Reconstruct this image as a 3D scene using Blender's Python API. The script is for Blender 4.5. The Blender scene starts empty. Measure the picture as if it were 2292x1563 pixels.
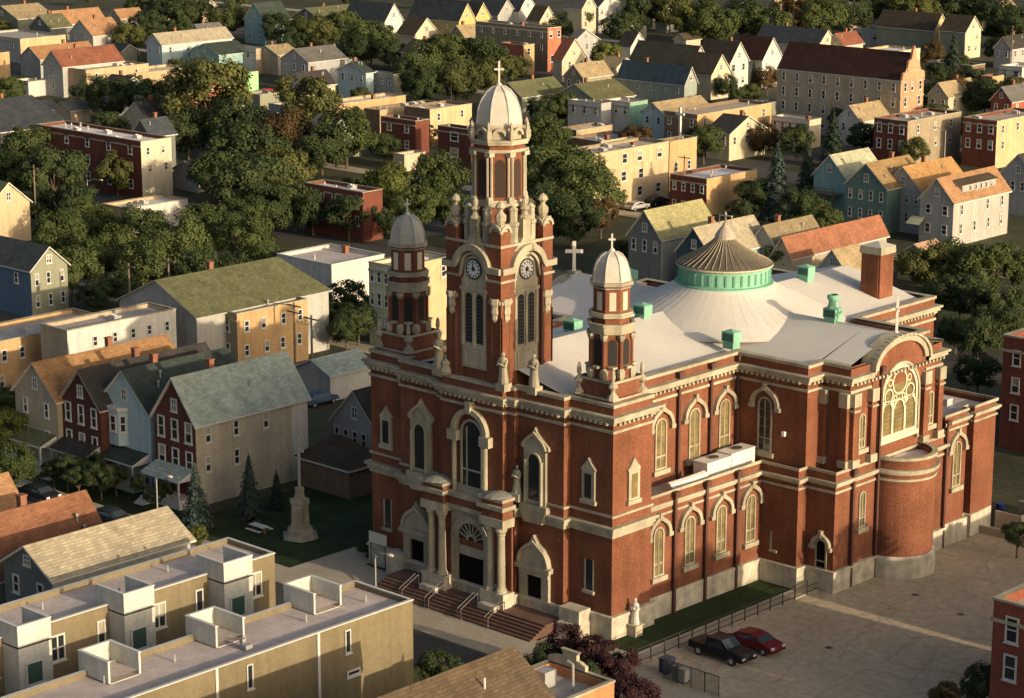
import bpy, math, random
import numpy as np
from math import sin, cos, pi, radians, hypot, sqrt, atan2

# ------------------------------------------------------------------ camera
S = bpy.context.scene
F_PX, PITCH, YAW, CX, CY = 5248.5, radians(13.634), radians(43.137), 1146.0, 781.5
CAM = np.array([117.064, -136.730, 67.94])
W_ = np.array([-sin(YAW)*cos(PITCH), cos(YAW)*cos(PITCH), -sin(PITCH)])
R_ = np.array([cos(YAW), sin(YAW), 0.0]); U_ = np.cross(R_, W_)
cd = bpy.data.cameras.new('camera'); co = bpy.data.objects.new('camera', cd)
S.collection.objects.link(co); S.camera = co
cd.sensor_width = 36.0; cd.lens = 36.0*F_PX/2292.0; cd.clip_start = 1.0; cd.clip_end = 6000.0
co.location = CAM; co.rotation_euler = (pi/2-PITCH, 0, YAW)

# ------------------------------------------------------------------ sky, sun, exposure
SUN_EL, SUN_AZ = radians(12.5), radians(3.0)          # azimuth measured from +X towards +Y
wd = bpy.data.worlds.new("World"); S.world = wd; wd.use_nodes = True
nt = wd.node_tree; bg = nt.nodes['Background']
sky = nt.nodes.new('ShaderNodeTexSky'); sky.sky_type = 'NISHITA'; sky.sun_disc = False
sky.sun_elevation = SUN_EL; sky.sun_rotation = pi/2-SUN_AZ
sky.air_density = 0.7; sky.dust_density = 4.2; sky.ozone_density = 0.0
nt.links.new(sky.outputs[0], bg.inputs[0]); bg.inputs[1].default_value = 0.135
sl = bpy.data.lights.new('sun', 'SUN'); so = bpy.data.objects.new('sun', sl); S.collection.objects.link(so)
sl.energy = 4.0; sl.angle = radians(0.5); sl.color = (1.0, 0.79, 0.54)
so.rotation_euler = (pi/2-SUN_EL, 0, pi/2+SUN_AZ)
S.view_settings.view_transform = 'Standard'; S.view_settings.look = 'None'
S.view_settings.exposure = 0.44; S.view_settings.gamma = 1.0
S.cycles.max_bounces = 5

# ------------------------------------------------------------------ measuring helpers (pixels of a survey view -> metres)
def ray(x, y): return W_*F_PX + R_*(x-CX) - U_*(y-CY)
def at(x, y, Z=0.0):
    d = ray(x, y); return CAM + d*((Z-CAM[2])/d[2])
def pxm(p): return F_PX/float((np.array(p)-CAM) @ W_)
def pxof(p):
    v = np.array(p)-CAM; return CX+F_PX*(v@R_)/(v@W_), CY-F_PX*(v@U_)/(v@W_)
def along(p, e, px):
    v = np.array(p)-CAM; e = np.array(e, float); q = px-CX
    return float((q*(v@W_) - F_PX*(v@R_))/(F_PX*(e@R_) - q*(e@W_)))

# ------------------------------------------------------------------ materials
MATS = {}
def mat(name, col, rough=0.85, amp=0.18, scale=0.6, kind=None, spec=0.3, metal=0.0, fine=0.12):
    if name in MATS: return MATS[name]
    m = bpy.data.materials.new(name); m.use_nodes = True; MATS[name] = m
    n = m.node_tree.nodes; L = m.node_tree.links; b = n['Principled BSDF']
    b.inputs['Roughness'].default_value = rough; b.inputs['Metallic'].default_value = metal
    b.inputs['Specular IOR Level'].default_value = spec
    geo = n.new('ShaderNodeNewGeometry')
    def mul(a, fac):
        x = n.new('ShaderNodeMath'); x.operation = 'MULTIPLY_ADD'; L.new(a, x.inputs[0])
        x.inputs[1].default_value = 2*fac; x.inputs[2].default_value = 1-fac; return x.outputs[0]
    def noise(sc, det=3, vec=None):
        t = n.new('ShaderNodeTexNoise'); t.inputs['Scale'].default_value = sc; t.inputs['Detail'].default_value = det
        L.new(vec or geo.outputs['Position'], t.inputs['Vector']); return t.outputs['Fac']
    def m2(a, c):
        x = n.new('ShaderNodeMath'); x.operation = 'MULTIPLY'; L.new(a, x.inputs[0]); L.new(c, x.inputs[1]); return x.outputs[0]
    f = m2(mul(noise(scale*0.35), amp*1.6), mul(noise(scale*5, 4), fine*2.0))
    # real-world fine pattern
    if kind in ('brick', 'siding', 'shingle', 'seam'):
        sep = n.new('ShaderNodeSeparateXYZ'); L.new(geo.outputs['Position'], sep.inputs[0])
        add = n.new('ShaderNodeMath'); L.new(sep.outputs[0], add.inputs[0]); L.new(sep.outputs[1], add.inputs[1])
        cmb = n.new('ShaderNodeCombineXYZ'); L.new(add.outputs[0], cmb.inputs[0]); L.new(sep.outputs[2], cmb.inputs[1])
        if kind in ('brick', 'shingle'):
            t = n.new('ShaderNodeTexBrick'); L.new(cmb.outputs[0], t.inputs['Vector'])
            k = kind == 'brick'
            t.inputs['Color1'].default_value = (0.82,)*3+(1,); t.inputs['Color2'].default_value = (1.15,)*3+(1,)
            t.inputs['Mortar'].default_value = ((1.25,)*3 if k else (0.7,)*3)+(1,)
            t.inputs['Scale'].default_value = 1.0; t.inputs['Mortar Size'].default_value = 0.008 if k else 0.02
            t.inputs['Brick Width'].default_value = 0.22 if k else 0.5; t.inputs['Row Height'].default_value = 0.075 if k else 0.16
            g = n.new('ShaderNodeRGBToBW'); L.new(t.outputs['Color'], g.inputs[0]); f = m2(f, g.outputs[0])
        else:
            w = n.new('ShaderNodeTexWave'); w.wave_type = 'BANDS'; w.wave_profile = 'SAW'
            w.bands_direction = 'Y' if kind == 'siding' else 'X'
            L.new(cmb.outputs[0], w.inputs['Vector']); w.inputs['Scale'].default_value = 2.2 if kind == 'siding' else 0.35
            f = m2(f, mul(w.outputs['Fac'], 0.09 if kind == 'siding' else 0.05))
    if kind in ('brick', 'siding', 'stone', 'flatroof', 'shingle'):   # streaky weathering
        mp = n.new('ShaderNodeMapping'); L.new(geo.outputs['Position'], mp.inputs[0])
        mp.inputs['Scale'].default_value = (1.6, 1.6, 0.16)
        f = m2(f, mul(noise(0.9, 5, mp.outputs[0]), 0.28 if kind != 'stone' else 0.4))
    if kind == 'cracked':
        v = n.new('ShaderNodeTexVoronoi'); v.feature = 'DISTANCE_TO_EDGE'; v.inputs['Scale'].default_value = 0.16
        wn = n.new('ShaderNodeTexNoise'); wn.inputs['Scale'].default_value = .5; L.new(geo.outputs['Position'], wn.inputs['Vector'])
        va = n.new('ShaderNodeVectorMath'); va.operation = 'ADD'; L.new(geo.outputs['Position'], va.inputs[0]); L.new(wn.outputs['Color'], va.inputs[1]); L.new(va.outputs[0], v.inputs['Vector'])
        mr = n.new('ShaderNodeMapRange'); L.new(v.outputs['Distance'], mr.inputs[0]); mr.inputs[1].default_value = 0; mr.inputs[2].default_value = .022; mr.inputs[3].default_value = .80; mr.inputs[4].default_value = 1.0
        f = m2(f, mr.outputs[0])
        t = noise(.11, 5); mr = n.new('ShaderNodeMapRange'); L.new(t, mr.inputs[0]); mr.inputs[1].default_value = .52; mr.inputs[2].default_value = .60; mr.inputs[3].default_value = 1.0; mr.inputs[4].default_value = .84
        f = m2(f, mr.outputs[0])
    vm = n.new('ShaderNodeVectorMath'); vm.operation = 'SCALE'; vm.inputs[0].default_value = col[:3]
    L.new(f, vm.inputs['Scale']); L.new(vm.outputs[0], b.inputs['Base Color'])
    return m

def plain(name, col, rough=0.5, metal=0.0, spec=0.5):
    return mat(name, col, rough, 0.06, 1.0, None, spec, metal, 0.04)

def brick(c, nm=None): return mat(nm or 'brick_%d_%d_%d' % tuple(int(v*100) for v in c), c, 0.9, 0.16, 1.2, 'brick', 0.2)
def siding(c): return mat('siding_%d_%d_%d' % tuple(int(v*100) for v in c), c, 0.7, 0.10, 0.6, 'siding', 0.3)
def shingle(c): return mat('shingle_%d_%d_%d' % tuple(int(v*100) for v in c), c, 0.95, 0.22, 1.5, 'shingle', 0.1)
def flatroof(c): return mat('flatroof_%d_%d_%d' % tuple(int(v*100) for v in c), c, 0.8, 0.22, 1.0, 'flatroof', 0.3)

BRICK = mat('church_brick', (0.160, 0.064, 0.036), 0.92, 0.34, 0.9, 'brick', 0.15, fine=0.2)
STONE = mat('limestone', (0.325, 0.295, 0.215), 0.85, 0.36, 1.2, 'stone', 0.2)
RUBBLE = mat('rubble_stone', (0.44, 0.40, 0.31), 0.9, 0.35, 3.0, 'stone', 0.2)
CROOF = mat('painted_metal_roof', (0.57, 0.545, 0.485), 0.7, 0.10, 0.5, None, 0.25, fine=0.05)
COPPER = mat('verdigris_copper', (0.17, 0.37, 0.265), 0.7, 0.25, 1.5, None, 0.3)
BROWNROOF = mat('old_copper', (0.105, 0.092, 0.068), 0.75, 0.3, 1.2, None, 0.3)
TIN = mat('grey_tin', (0.44, 0.42, 0.36), 0.55, 0.18, 1.5, None, 0.4)
GLASS_AMBER = mat('stained_glass', (0.16, 0.125, 0.055), 0.35, 0.6, 3.0, None, 0.4, fine=0.3)
GLASS_DARK = plain('window_glass', (0.022, 0.026, 0.028), 0.15)
BLACK = plain('dark_opening', (0.012, 0.011, 0.010), 0.8)
WHITE = plain('white_paint', (0.50, 0.49, 0.45), 0.6)
CREAM = plain('cream_paint', (0.50, 0.45, 0.33), 0.6)
DOORM = mat('dark_door', (0.010, 0.008, 0.007), 0.9, .1, 1.0, None, 0.05)
IRON = plain('dark_iron', (0.035, 0.04, 0.035), 0.5)
STEEL = plain('galvanised_steel', (0.42, 0.42, 0.40), 0.45, 0.4)
WOOD = mat('weathered_wood', (0.17, 0.13, 0.09), 0.9, 0.3, 2.0)
CONC = mat('concrete', (0.36, 0.31, 0.235), 0.9, 0.25, 0.5)
BARK = mat('bark', (0.10, 0.075, 0.05), 0.95, 0.3, 3.0)
TERRA = brick((0.11, 0.065, 0.047), 'step_stone')

# ------------------------------------------------------------------ mesh builder
COL = S.collection
class MB:
    def __init__(s): s.v = []; s.f = []; s.m = []
    def face(s, pts, mi=0):
        k = len(s.v); s.v += [tuple(map(float, p)) for p in pts]; s.f.append(tuple(range(k, k+len(pts)))); s.m.append(mi)
    def box(s, x0, x1, y0, y1, z0, z1, mi=0, top=None, side=None):
        t = mi if top is None else top; sd = mi if side is None else side
        s.face([(x0,y0,z0),(x1,y0,z0),(x1,y0,z1),(x0,y0,z1)], mi); s.face([(x1,y0,z0),(x1,y1,z0),(x1,y1,z1),(x1,y0,z1)], sd)
        s.face([(x1,y1,z0),(x0,y1,z0),(x0,y1,z1),(x1,y1,z1)], mi); s.face([(x0,y1,z0),(x0,y0,z0),(x0,y0,z1),(x0,y1,z1)], mi)
        s.face([(x0,y0,z1),(x1,y0,z1),(x1,y1,z1),(x0,y1,z1)], t); s.face([(x0,y1,z0),(x1,y1,z0),(x1,y0,z0),(x0,y0,z0)], mi)
    def prism(s, P, z0, z1, mi=0, cap=True):
        n = len(P)
        for i in range(n):
            a, b = P[i], P[(i+1) % n]
            s.face([(a[0],a[1],z0),(b[0],b[1],z0),(b[0],b[1],z1),(a[0],a[1],z1)], mi)
        if cap: s.face([(p[0],p[1],z1) for p in P], mi)
    def band(s, P, z0, z1, off, mi=0, skip=()):
        Q = offs(P, off); n = len(P)
        for i in range(n):
            if i in skip: continue
            a, b, c, d = P[i], P[(i+1) % n], Q[(i+1) % n], Q[i]
            s.face([(d[0],d[1],z0),(c[0],c[1],z0),(c[0],c[1],z1),(d[0],d[1],z1)], mi)
            s.face([(d[0],d[1],z1),(c[0],c[1],z1),(b[0],b[1],z1),(a[0],a[1],z1)], mi)
            s.face([(a[0],a[1],z0),(b[0],b[1],z0),(c[0],c[1],z0),(d[0],d[1],z0)], mi)
    def ext(s, P, y0, y1, mi=0):                      # XZ outline (counter-clockwise seen from -Y) pushed from y0 (front) to y1
        n = len(P); s.face([(p[0], y0, p[1]) for p in P], mi); s.face([(p[0], y1, p[1]) for p in reversed(P)], mi)
        for i in range(n):
            a, b = P[i], P[(i+1) % n]
            s.face([(a[0],y1,a[1]),(b[0],y1,b[1]),(b[0],y0,b[1]),(a[0],y0,a[1])], mi)
    def ring(s, O, I, y0, y1, mi=0, closed=True):
        n = len(O)
        for i in range(n if closed else n-1):
            j = (i+1) % n; a, b, c, d = O[i], O[j], I[j], I[i]
            s.face([(a[0],y0,a[1]),(b[0],y0,b[1]),(c[0],y0,c[1]),(d[0],y0,d[1])], mi)
            s.face([(a[0],y1,a[1]),(b[0],y1,b[1]),(b[0],y0,b[1]),(a[0],y0,a[1])], mi)
            s.face([(d[0],y0,d[1]),(c[0],y0,c[1]),(c[0],y1,c[1]),(d[0],y1,d[1])], mi)
        if not closed:
            for i, fl in ((0, 0), (n-1, 1)):
                a, d = O[i], I[i]; q = [(a[0],y0,a[1]),(d[0],y0,d[1]),(d[0],y1,d[1]),(a[0],y1,a[1])]
                s.face(q if not fl else q[::-1], mi)
    def lathe(s, prof, n=16, cx=0.0, cy=0.0, mi=0, rot=0.0, sx=1.0, sy=1.0, a0=0.0, a1=2*pi):
        full = abs(a1-a0-2*pi) < 1e-6; k = len(s.v); m = n if full else n+1
        for (r, z) in prof:
            for i in range(m):
                a = rot + a0 + (a1-a0)*i/n; s.v.append((cx+r*cos(a)*sx, cy+r*sin(a)*sy, z))
        for j in range(len(prof)-1):
            for i in range(n):
                i2 = (i+1) % m
                s.f.append((k+j*m+i, k+j*m+i2, k+(j+1)*m+i2, k+(j+1)*m+i)); s.m.append(mi)
    def tube(s, p, q, r, n=6, mi=0, r2=None):
        p = np.array(p, float); q = np.array(q, float); d = q-p; d /= max(1e-9, np.linalg.norm(d))
        a = np.cross(d, (0,0,1) if abs(d[2]) < .9 else (1,0,0)); a /= np.linalg.norm(a); b = np.cross(d, a); r2 = r if r2 is None else r2
        k = len(s.v)
        for (c, rr) in ((p, r), (q, r2)):
            for i in range(n): s.v.append(tuple(c + rr*(cos(2*pi*i/n)*a + sin(2*pi*i/n)*b)))
        for i in range(n):
            j = (i+1) % n; s.f.append((k+i, k+j, k+n+j, k+n+i)); s.m.append(mi)
        s.f.append(tuple(range(k+n, k+2*n))); s.m.append(mi); s.f.append(tuple(range(k+n-1, k-1, -1))); s.m.append(mi)
    def mesh(s, name, mats, smooth=False):
        me = bpy.data.meshes.new(name); me.from_pydata(s.v, [], s.f)
        for m in (mats if isinstance(mats, (list, tuple)) else [mats]): me.materials.append(m)
        if any(s.m): me.polygons.foreach_set('material_index', s.m)
        if smooth: me.polygons.foreach_set('use_smooth', [True]*len(s.f))
        me.update(); return me
    def build(s, name, mats, parent=None, loc=None, rz=0.0, smooth=False): return put(name, s.mesh(name, mats, smooth), parent, loc, rz)

def offs(P, d):
    n = len(P); out = []
    for i in range(n):
        a, b, c = P[i-1], P[i], P[(i+1) % n]
        e1 = (b[0]-a[0], b[1]-a[1]); e2 = (c[0]-b[0], c[1]-b[1]); l1 = hypot(*e1); l2 = hypot(*e2)
        n1 = (e1[1]/l1, -e1[0]/l1); n2 = (e2[1]/l2, -e2[0]/l2); k = 1+n1[0]*n2[0]+n1[1]*n2[1]
        k = max(k, .3); out.append((b[0]+d*(n1[0]+n2[0])/k, b[1]+d*(n1[1]+n2[1])/k))
    return out

def put(name, me, parent=None, loc=None, rz=0.0, scale=None):
    o = bpy.data.objects.new(name, me); COL.objects.link(o)
    if parent is not None: o.parent = parent
    if loc is not None: o.location = loc
    if rz: o.rotation_euler = (0, 0, rz)
    if scale is not None: o.scale = scale
    return o
def tag(o, label=None, cat=None, group=None, kind=None):
    if label: o['label'] = label
    if cat: o['category'] = cat
    if group: o['group'] = group
    if kind: o['kind'] = kind
    return o
def thing(name, label, cat, loc=(0,0,0), rz=0.0, group=None):
    return tag(put(name, None, None, loc, rz), label, cat, group)

def arch(w, h, n=12, pointed=0.0):
    r = w/2; P = [(-r, 0), (r, 0)]
    for i in range(n+1):
        a = pi*i/n; P.append((r*cos(a), h-r+r*sin(a)*(1+pointed*max(0, 1-abs(a-pi/2)*2.2))))
    return P
def semi(r, zc, n=14, pt=0.0, a0=0.0, a1=pi):
    out = []
    for i in range(n+1):
        a = a0+(a1-a0)*i/n; rr = r*(1+pt*max(0, 1-abs(a-pi/2)*2.6)); out.append((rr*cos(a), zc+rr*sin(a)))
    return out

# ------------------------------------------------------------------ windows
WCACHE = {}; WRND = random.Random(3)
def window(parent, x, y, z, w, h, face='F', frame=None, glass=None, sash=1, lights=1, sill=True):
    frame = frame or WHITE; glass = glass or GLASS_DARK
    key = (round(w, 2), round(h, 2), frame.name, glass.name, sash, lights, sill)
    if key not in WCACHE:
        t = min(0.13, w*.16); b = MB()
        b.ring([(-w/2,0),(w/2,0),(w/2,h),(-w/2,h)], [(-w/2+t,t),(w/2-t,t),(w/2-t,h-t),(-w/2+t,h-t)], -.10, .02)
        if sash: b.box(-w/2+t, w/2-t, -.07, .02, h*.5-.05, h*.5+.05)
        for k in range(1, lights): b.box(-w/2+w*k/lights-.06, -w/2+w*k/lights+.06, -.08, .02, t, h-t)
        if sill: b.box(-w/2-.08, w/2+.08, -.17, .02, -.10, -.002)
        p = MB(); p.face([(-w/2+t*.9,-.02,t*.9),(w/2-t*.9,-.02,t*.9),(w/2-t*.9,-.02,h-t*.9),(-w/2+t*.9,-.02,h-t*.9)])
        WCACHE[key] = (b.mesh('window', frame), p.mesh('pane', glass))
        q = MB(); q.face([(-w/2+t*.9,-.02,t*.9),(w/2-t*.9,-.02,t*.9),(w/2-t*.9,-.02,h*.42),(-w/2+t*.9,-.02,h*.42)], 0); q.face([(-w/2+t*.9,-.021,h*.42),(w/2-t*.9,-.021,h*.42),(w/2-t*.9,-.021,h-t*.9),(-w/2+t*.9,-.021,h-t*.9)], 1)
        WCACHE[key] += (q.mesh('pane', [glass, mat('window_blind', (.30,.275,.21), .8)]),)
    a, c = WCACHE[key][:2]
    if glass is GLASS_DARK and WRND.random() < .28: c = WCACHE[key][2]
    o = put('window', a, parent, (x, y, z), 0 if face == 'F' else pi/2); put('pane', c, o); return o

# ================================================================== GROUND
def sheet(name, P, z, m, kind='structure'):
    b = MB(); b.face([(p[0], p[1], z) for p in P], 0); return tag(b.build(name, m), kind=kind)
def slab(name, P, z, m):
    b = MB(); b.prism(P, -.2, z, 0); return tag(b.build(name, m), kind='structure')
GROUND = mat('yard_ground', (0.060, 0.062, 0.036), 0.95, 0.5, 0.25, None, 0.1, fine=0.3)
GRASS = mat('lawn_grass', (0.028, 0.044, 0.017), 0.95, 0.42, 0.9, None, 0.1, fine=0.3)
ASPH = mat('asphalt', (0.062, 0.060, 0.055), 0.9, 0.25, 0.5, None, 0.2)
WALK = mat('sidewalk_concrete', (0.34, 0.30, 0.225), 0.9, 0.2, 0.5)
LOT = mat('parking_lot_concrete', (0.40, 0.34, 0.235), 0.9, 0.25, 0.32, 'cracked', 0.2, fine=0.2)
def rect(x0, y0, x1, y1): return [(x0,y0),(x1,y0),(x1,y1),(x0,y1)]
sheet('ground', rect(-1600, -400, 900, 2200), 0, GROUND)
sheet('street', rect(-420, -18, 300, -9.4), .004, ASPH)
slab('sidewalk', rect(-32.3, -9.4, 60, -4.5), .12, WALK)
slab('sidewalk', rect(-420, -9.4, -32.3, -6.2), .12, WALK)
slab('sidewalk', rect(-420, -20.5, 300, -18), .12, WALK)
slab('forecourt', [(-32.3,-4.5),(-22,-4.5),(-22,-1.0),(-28.2,-1.0),(-28.2,4.4),(-32.3,4.2)], .12, WALK)
slab('forecourt', [(-4,-4.5),(5.2,-4.5),(5.2,-1.4),(-4,-1.4)], .12, WALK)
sheet('parking_lot', [(5.2,-4.5),(60,-4.5),(60,47),(5.2,47)], .008, LOT)
sheet('lawn', [(-70,-6.2),(-32.3,-6.2),(-32.3,4.2),(-28.2,4.4),(-28.2,30),(-50,30),(-50,-1),(-70,-1)], .006, GRASS)
sheet('grass_strip', rect(-.2, -1.3, 3.6, 20.3), .010, GRASS)
slab('garden_path', rect(3.6, -1.4, 5.2, 22.5), .10, WALK)
for (x0,y0,x1,y1) in ((-420,96,400,106),(-900,190,700,200),(-900,290,700,300),(-900,390,800,400),(-900,520,800,530)):
    sheet('street', rect(x0,y0,x1,y1), .004, ASPH)
for x in (-142, -262, -390, -520): sheet('street', rect(x, 20, x+9, 900), .007, ASPH)
for (x0,y0,x1,y1) in ((-420,54,-75,58),(-420,146,200,150),(-900,240,700,244),(-900,340,700,344)):
    sheet('alley', rect(x0,y0,x1,y1), .003, WALK)

# ================================================================== CHURCH
CH = thing('brick_church', 'large red brick church with pale stone trim, three domed towers and a white metal roof', 'church')
UP = [(-28,0),(-23.45,0),(-23.45,-.8),(-18.4,-.8),(-18.4,-1.25),(-17.5,-1.25),(-17.5,-1.7),(-10.5,-1.7),(-10.5,-1.25),(-9.6,-1.25),(-9.6,-.8),(-4.55,-.8),(-4.55,0),
      (0,0),(0,4.85),(-4,4.85),(-4,21.2),(3.53,21.2),(3.53,23.34),(6.44,23.34),(6.44,37.2),(3.53,37.2),(3.53,39.4),(-4,39.4),(-4,52),(-24,52),
      (-24,39.4),(-29.5,39.4),(-29.5,37.2),(-31.6,37.2),(-31.6,23.3),(-29.5,23.3),(-29.5,21.2),(-24,21.2),(-24,4.85),(-28,4.85)]
LO = [(-.5,4.6),(-.5,20.3),(3.51,20.3),(3.51,21.54),(6.48,21.54),(6.48,41.9),(5.6,41.9),(5.6,43.1),(6.48,43.1),(6.48,46.8),(-3.9,46.8),(-3.9,4.6)]
b = MB(); b.prism(UP, 0, 19.45, 0, False); b.prism(offs(UP, -.55)[::-1], 18.9, 19.45, 0, False); b.build('wall', BRICK, CH)
b = MB(); b.prism(LO[:5]+[(6.48,38.2),(-3.9,38.2),(-3.9,4.6)], 0, 10.55, 0, False); b.build('aisle_wall', BRICK, CH)
SAC = [(6.48,38.2),(6.48,41.9),(5.75,41.9),(5.75,43.1),(6.48,43.1),(6.48,46.8),(-3.9,46.8),(-3.9,38.2)]
b = MB(); b.prism(SAC, 0, 12.25, 0, False); b.build('sacristy_wall', BRICK, CH)
AIS = LO[:5]+[(6.48,38.2),(-3.9,38.2),(-3.9,4.6)]
def bands(P, name, zs, sk=()):
    b = MB()
    for z0, z1, o in zs: b.band(P, z0, z1, o, 0, sk)
    return b.build(name, STONE, CH)
# break the main cornice where the transept gable arch rises
i0 = 19
UPC = UP[:20]+[(6.44,26.3)]+[(6.44,34.6)]+UP[20:]
bands(UPC, 'cornice', [(17.35,17.58,.14),(18.05,18.3,.22),(18.3,18.62,.42),(18.62,18.82,.60)], (20,))
b = MB(); b.band([(p[0],p[1]) for p in offs(UP,-.6)], 19.45, 19.72, .72, 0, (19,)); b.build('coping', STONE, CH)
b = MB()                                                     # dentils under the cornice
for i in range(len(UP)):
    a, c = UP[i], UP[(i+1) % len(UP)]
    if i > 24: break
    l = hypot(c[0]-a[0], c[1]-a[1]); ux, uy = (c[0]-a[0])/l, (c[1]-a[1])/l; nx, ny = uy, -ux
    for k in range(int(l/.55)):
        q = .3+k*.55; x, y = a[0]+ux*q, a[1]+uy*q
        b.box(x-.12+min(0,nx*.4), x+.12+max(0,nx*.4), y-.12+min(0,ny*.4), y+.12+max(0,ny*.4), 18.06, 18.29)
b.build('dentils', STONE, CH)
bands(AIS[:7], 'aisle_cornice', [(8.85,9.05,.12),(9.45,9.62,.22),(9.62,9.9,.4)], (5,6))
bands(AIS[:7], 'aisle_coping', [(10.55,10.8,.12)], (5,6))
bands(SAC, 'sacristy_cornice', [(10.9,11.08,.12),(11.45,11.62,.2),(11.62,11.85,.36)], (7,))
bands(SAC, 'sacristy_coping', [(12.25,12.5,.14)], (7,))
FR = UP[:15]
bands(UP, 'front_cornice', [(10.3,10.5,.14),(8.62,8.95,.16),(8.95,9.3,.3),(9.3,9.55,.5)], tuple(range(14, 35)))
b = MB(); b.band(UP, 0, 1.75, .28, 0, (7,)+tuple(range(14, 35))); b.band(UP, 1.75, 2.0, .4, 0, (7,)+tuple(range(14, 35)))
b.band(AIS[:7], 0, 1.75, .3, 0, (5,6)); b.band(AIS[:7], 1.75, 1.95, .36, 0, (5,6)); b.band(SAC[:6], 0, 2.1, .3, 0, (5,)); b.build('stone_base', RUBBLE, CH)
# roofs
SL = (21.45-19.25)/(30.3-21.7)
b = MB()
def gable_y(x0, x1, xr, y0, y1, ze, zr): 
    b.face([(x1,y0,ze),(x1,y1,ze),(xr,y1,zr),(xr,y0,zr)]); b.face([(x0,y1,ze),(x0,y0,ze),(xr,y0,zr),(xr,y1,zr)])
def gable_x(y0, y1, yr, x0, x1, ze, zr):
    b.face([(x0,y0,ze),(x1,y0,ze),(x1,yr,zr),(x0,yr,zr)]); b.face([(x1,y1,ze),(x0,y1,ze),(x0,yr,zr),(x1,yr,zr)])
gable_y(-23.45, -4.5, -14, .5, 51.5, 19.1, 21.45)
gable_x(21.7, 38.9, 30.35, -29, 3.0, 19.12, 21.47)
gable_x(23.9, 36.7, 30.35, 3.0, 5.95, 19.6, 21.47); gable_x(23.9, 36.7, 30.35, -31.1, -29, 19.6, 21.47)
b.face([(-4.6,.6,19.02),(-.6,.6,19.02),(-.6,4.3,19.02),(-4.6,4.3,19.02)]); b.face([(-27.4,.6,19.02),(-23.2,.6,19.02),(-23.2,4.3,19.02),(-27.4,4.3,19.02)])
b.face([(-23.2,-.3,19.0),(-4.7,-.3,19.0),(-4.7,4.6,19.03),(-23.2,4.6,19.03)]); b.face([(-17,-1.2,19.06),(-11,-1.2,19.06),(-11,-.2,19.06),(-17,-.2,19.06)])
LX, LY = -13.1, 30.75
sm = MB()
for k in range(56):
    a = 2*pi*k/56; pr = [(9.0,20.95),(7.2,21.7),(5.8,22.35),(4.9,22.85),(4.5,23.15)]
    for (r0,z0),(r1,z1) in zip(pr, pr[1:]): sm.tube((LX+r0*cos(a),LY+r0*sin(a),z0),(LX+r1*cos(a),LY+r1*sin(a),z1),.006,4)
sm.build('standing_seams', CROOF, CH)
b.lathe([(11.2,20.0),(9.0,20.95),(7.2,21.7),(5.8,22.35),(4.9,22.85),(4.5,23.15)], 48, LX, LY)
b.build('roof', CROOF, CH)
b = MB(); b.face([(-3.9,4.9,10.0),(-.9,4.9,10.0),(-.9,20.9,10.0),(-3.9,20.9,10.0)]); b.face([(-3.9,20.8,10.02),(3.1,20.8,10.02),(3.1,21.9,10.02),(-3.9,21.9,10.02)])
b.face([(3.0,21.9,10.04),(6.1,21.9,10.04),(6.1,38.2,10.04),(3.0,38.2,10.04)]); b.build('aisle_roof', flatroof((.40,.37,.31)), CH)
b = MB(); b.face([(-3.9,38.2,11.85),(6.2,38.2,11.85),(6.2,46.5,11.85),(-3.9,46.5,11.85)]); b.box(2.2,3.6,43,43.9,11.86,12.5); b.build('sacristy_roof', flatroof((.42,.40,.38)), CH)
# lantern over the crossing
L = put('lantern_dome', None, CH, (LX, LY, 0))
b = MB(); b.lathe([(4.55,23.05),(4.55,23.25),(4.22,23.3),(4.22,24.7),(4.35,24.75)], 48); b.build('drum', COPPER, L)
b = MB()
for k in range(36):
    a = 2*pi*k/36; b.tube((4.22*cos(a),4.22*sin(a),23.45),(4.22*cos(a),4.22*sin(a),24.45),.12,4)
b.build('drum_ribs', mat('dark_verdigris', (.10,.27,.19), .7, .2, 1.0), L)
b = MB(); b.lathe([(4.3,24.7),(4.5,24.8),(4.5,24.95)], 48); b.build('drum_rim', mat('pale_lead', (.42,.38,.28), .7), L)
CP = [(4.5,24.95),(4.3,25.0),(3.2,25.55),(2.1,26.2),(1.3,26.8),(.95,27.15)]
b = MB(); b.lathe(CP, 48); b.build('cone_roof', BROWNROOF, L)
b = MB()
for k in range(40):
    a = 2*pi*(k+.5)/40
    for (r0,z0),(r1,z1) in zip(CP[1:], CP[2:]): b.tube((r0*cos(a),r0*sin(a),z0+.03),(r1*cos(a),r1*sin(a),z1+.03),.04,4)
b.build('standing_seams', mat('seam_metal', (.30,.26,.18), .6), L)
b = MB(); b.lathe([(.98,27.1),(.95,27.45),(.72,27.85),(.32,28.3),(.2,28.6),(.1,28.7),(.09,29.6)], 16); b.box(-.75,.75,-.1,.1,29.2,29.32); b.tube((.7,0,29.25),(.7,0,28.5),.05,5); b.tube((-.7,0,29.25),(-.7,0,28.5),.05,5)
b.build('finial', mat('pinkish_tin', (.36,.31,.26), .5), L)
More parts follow.
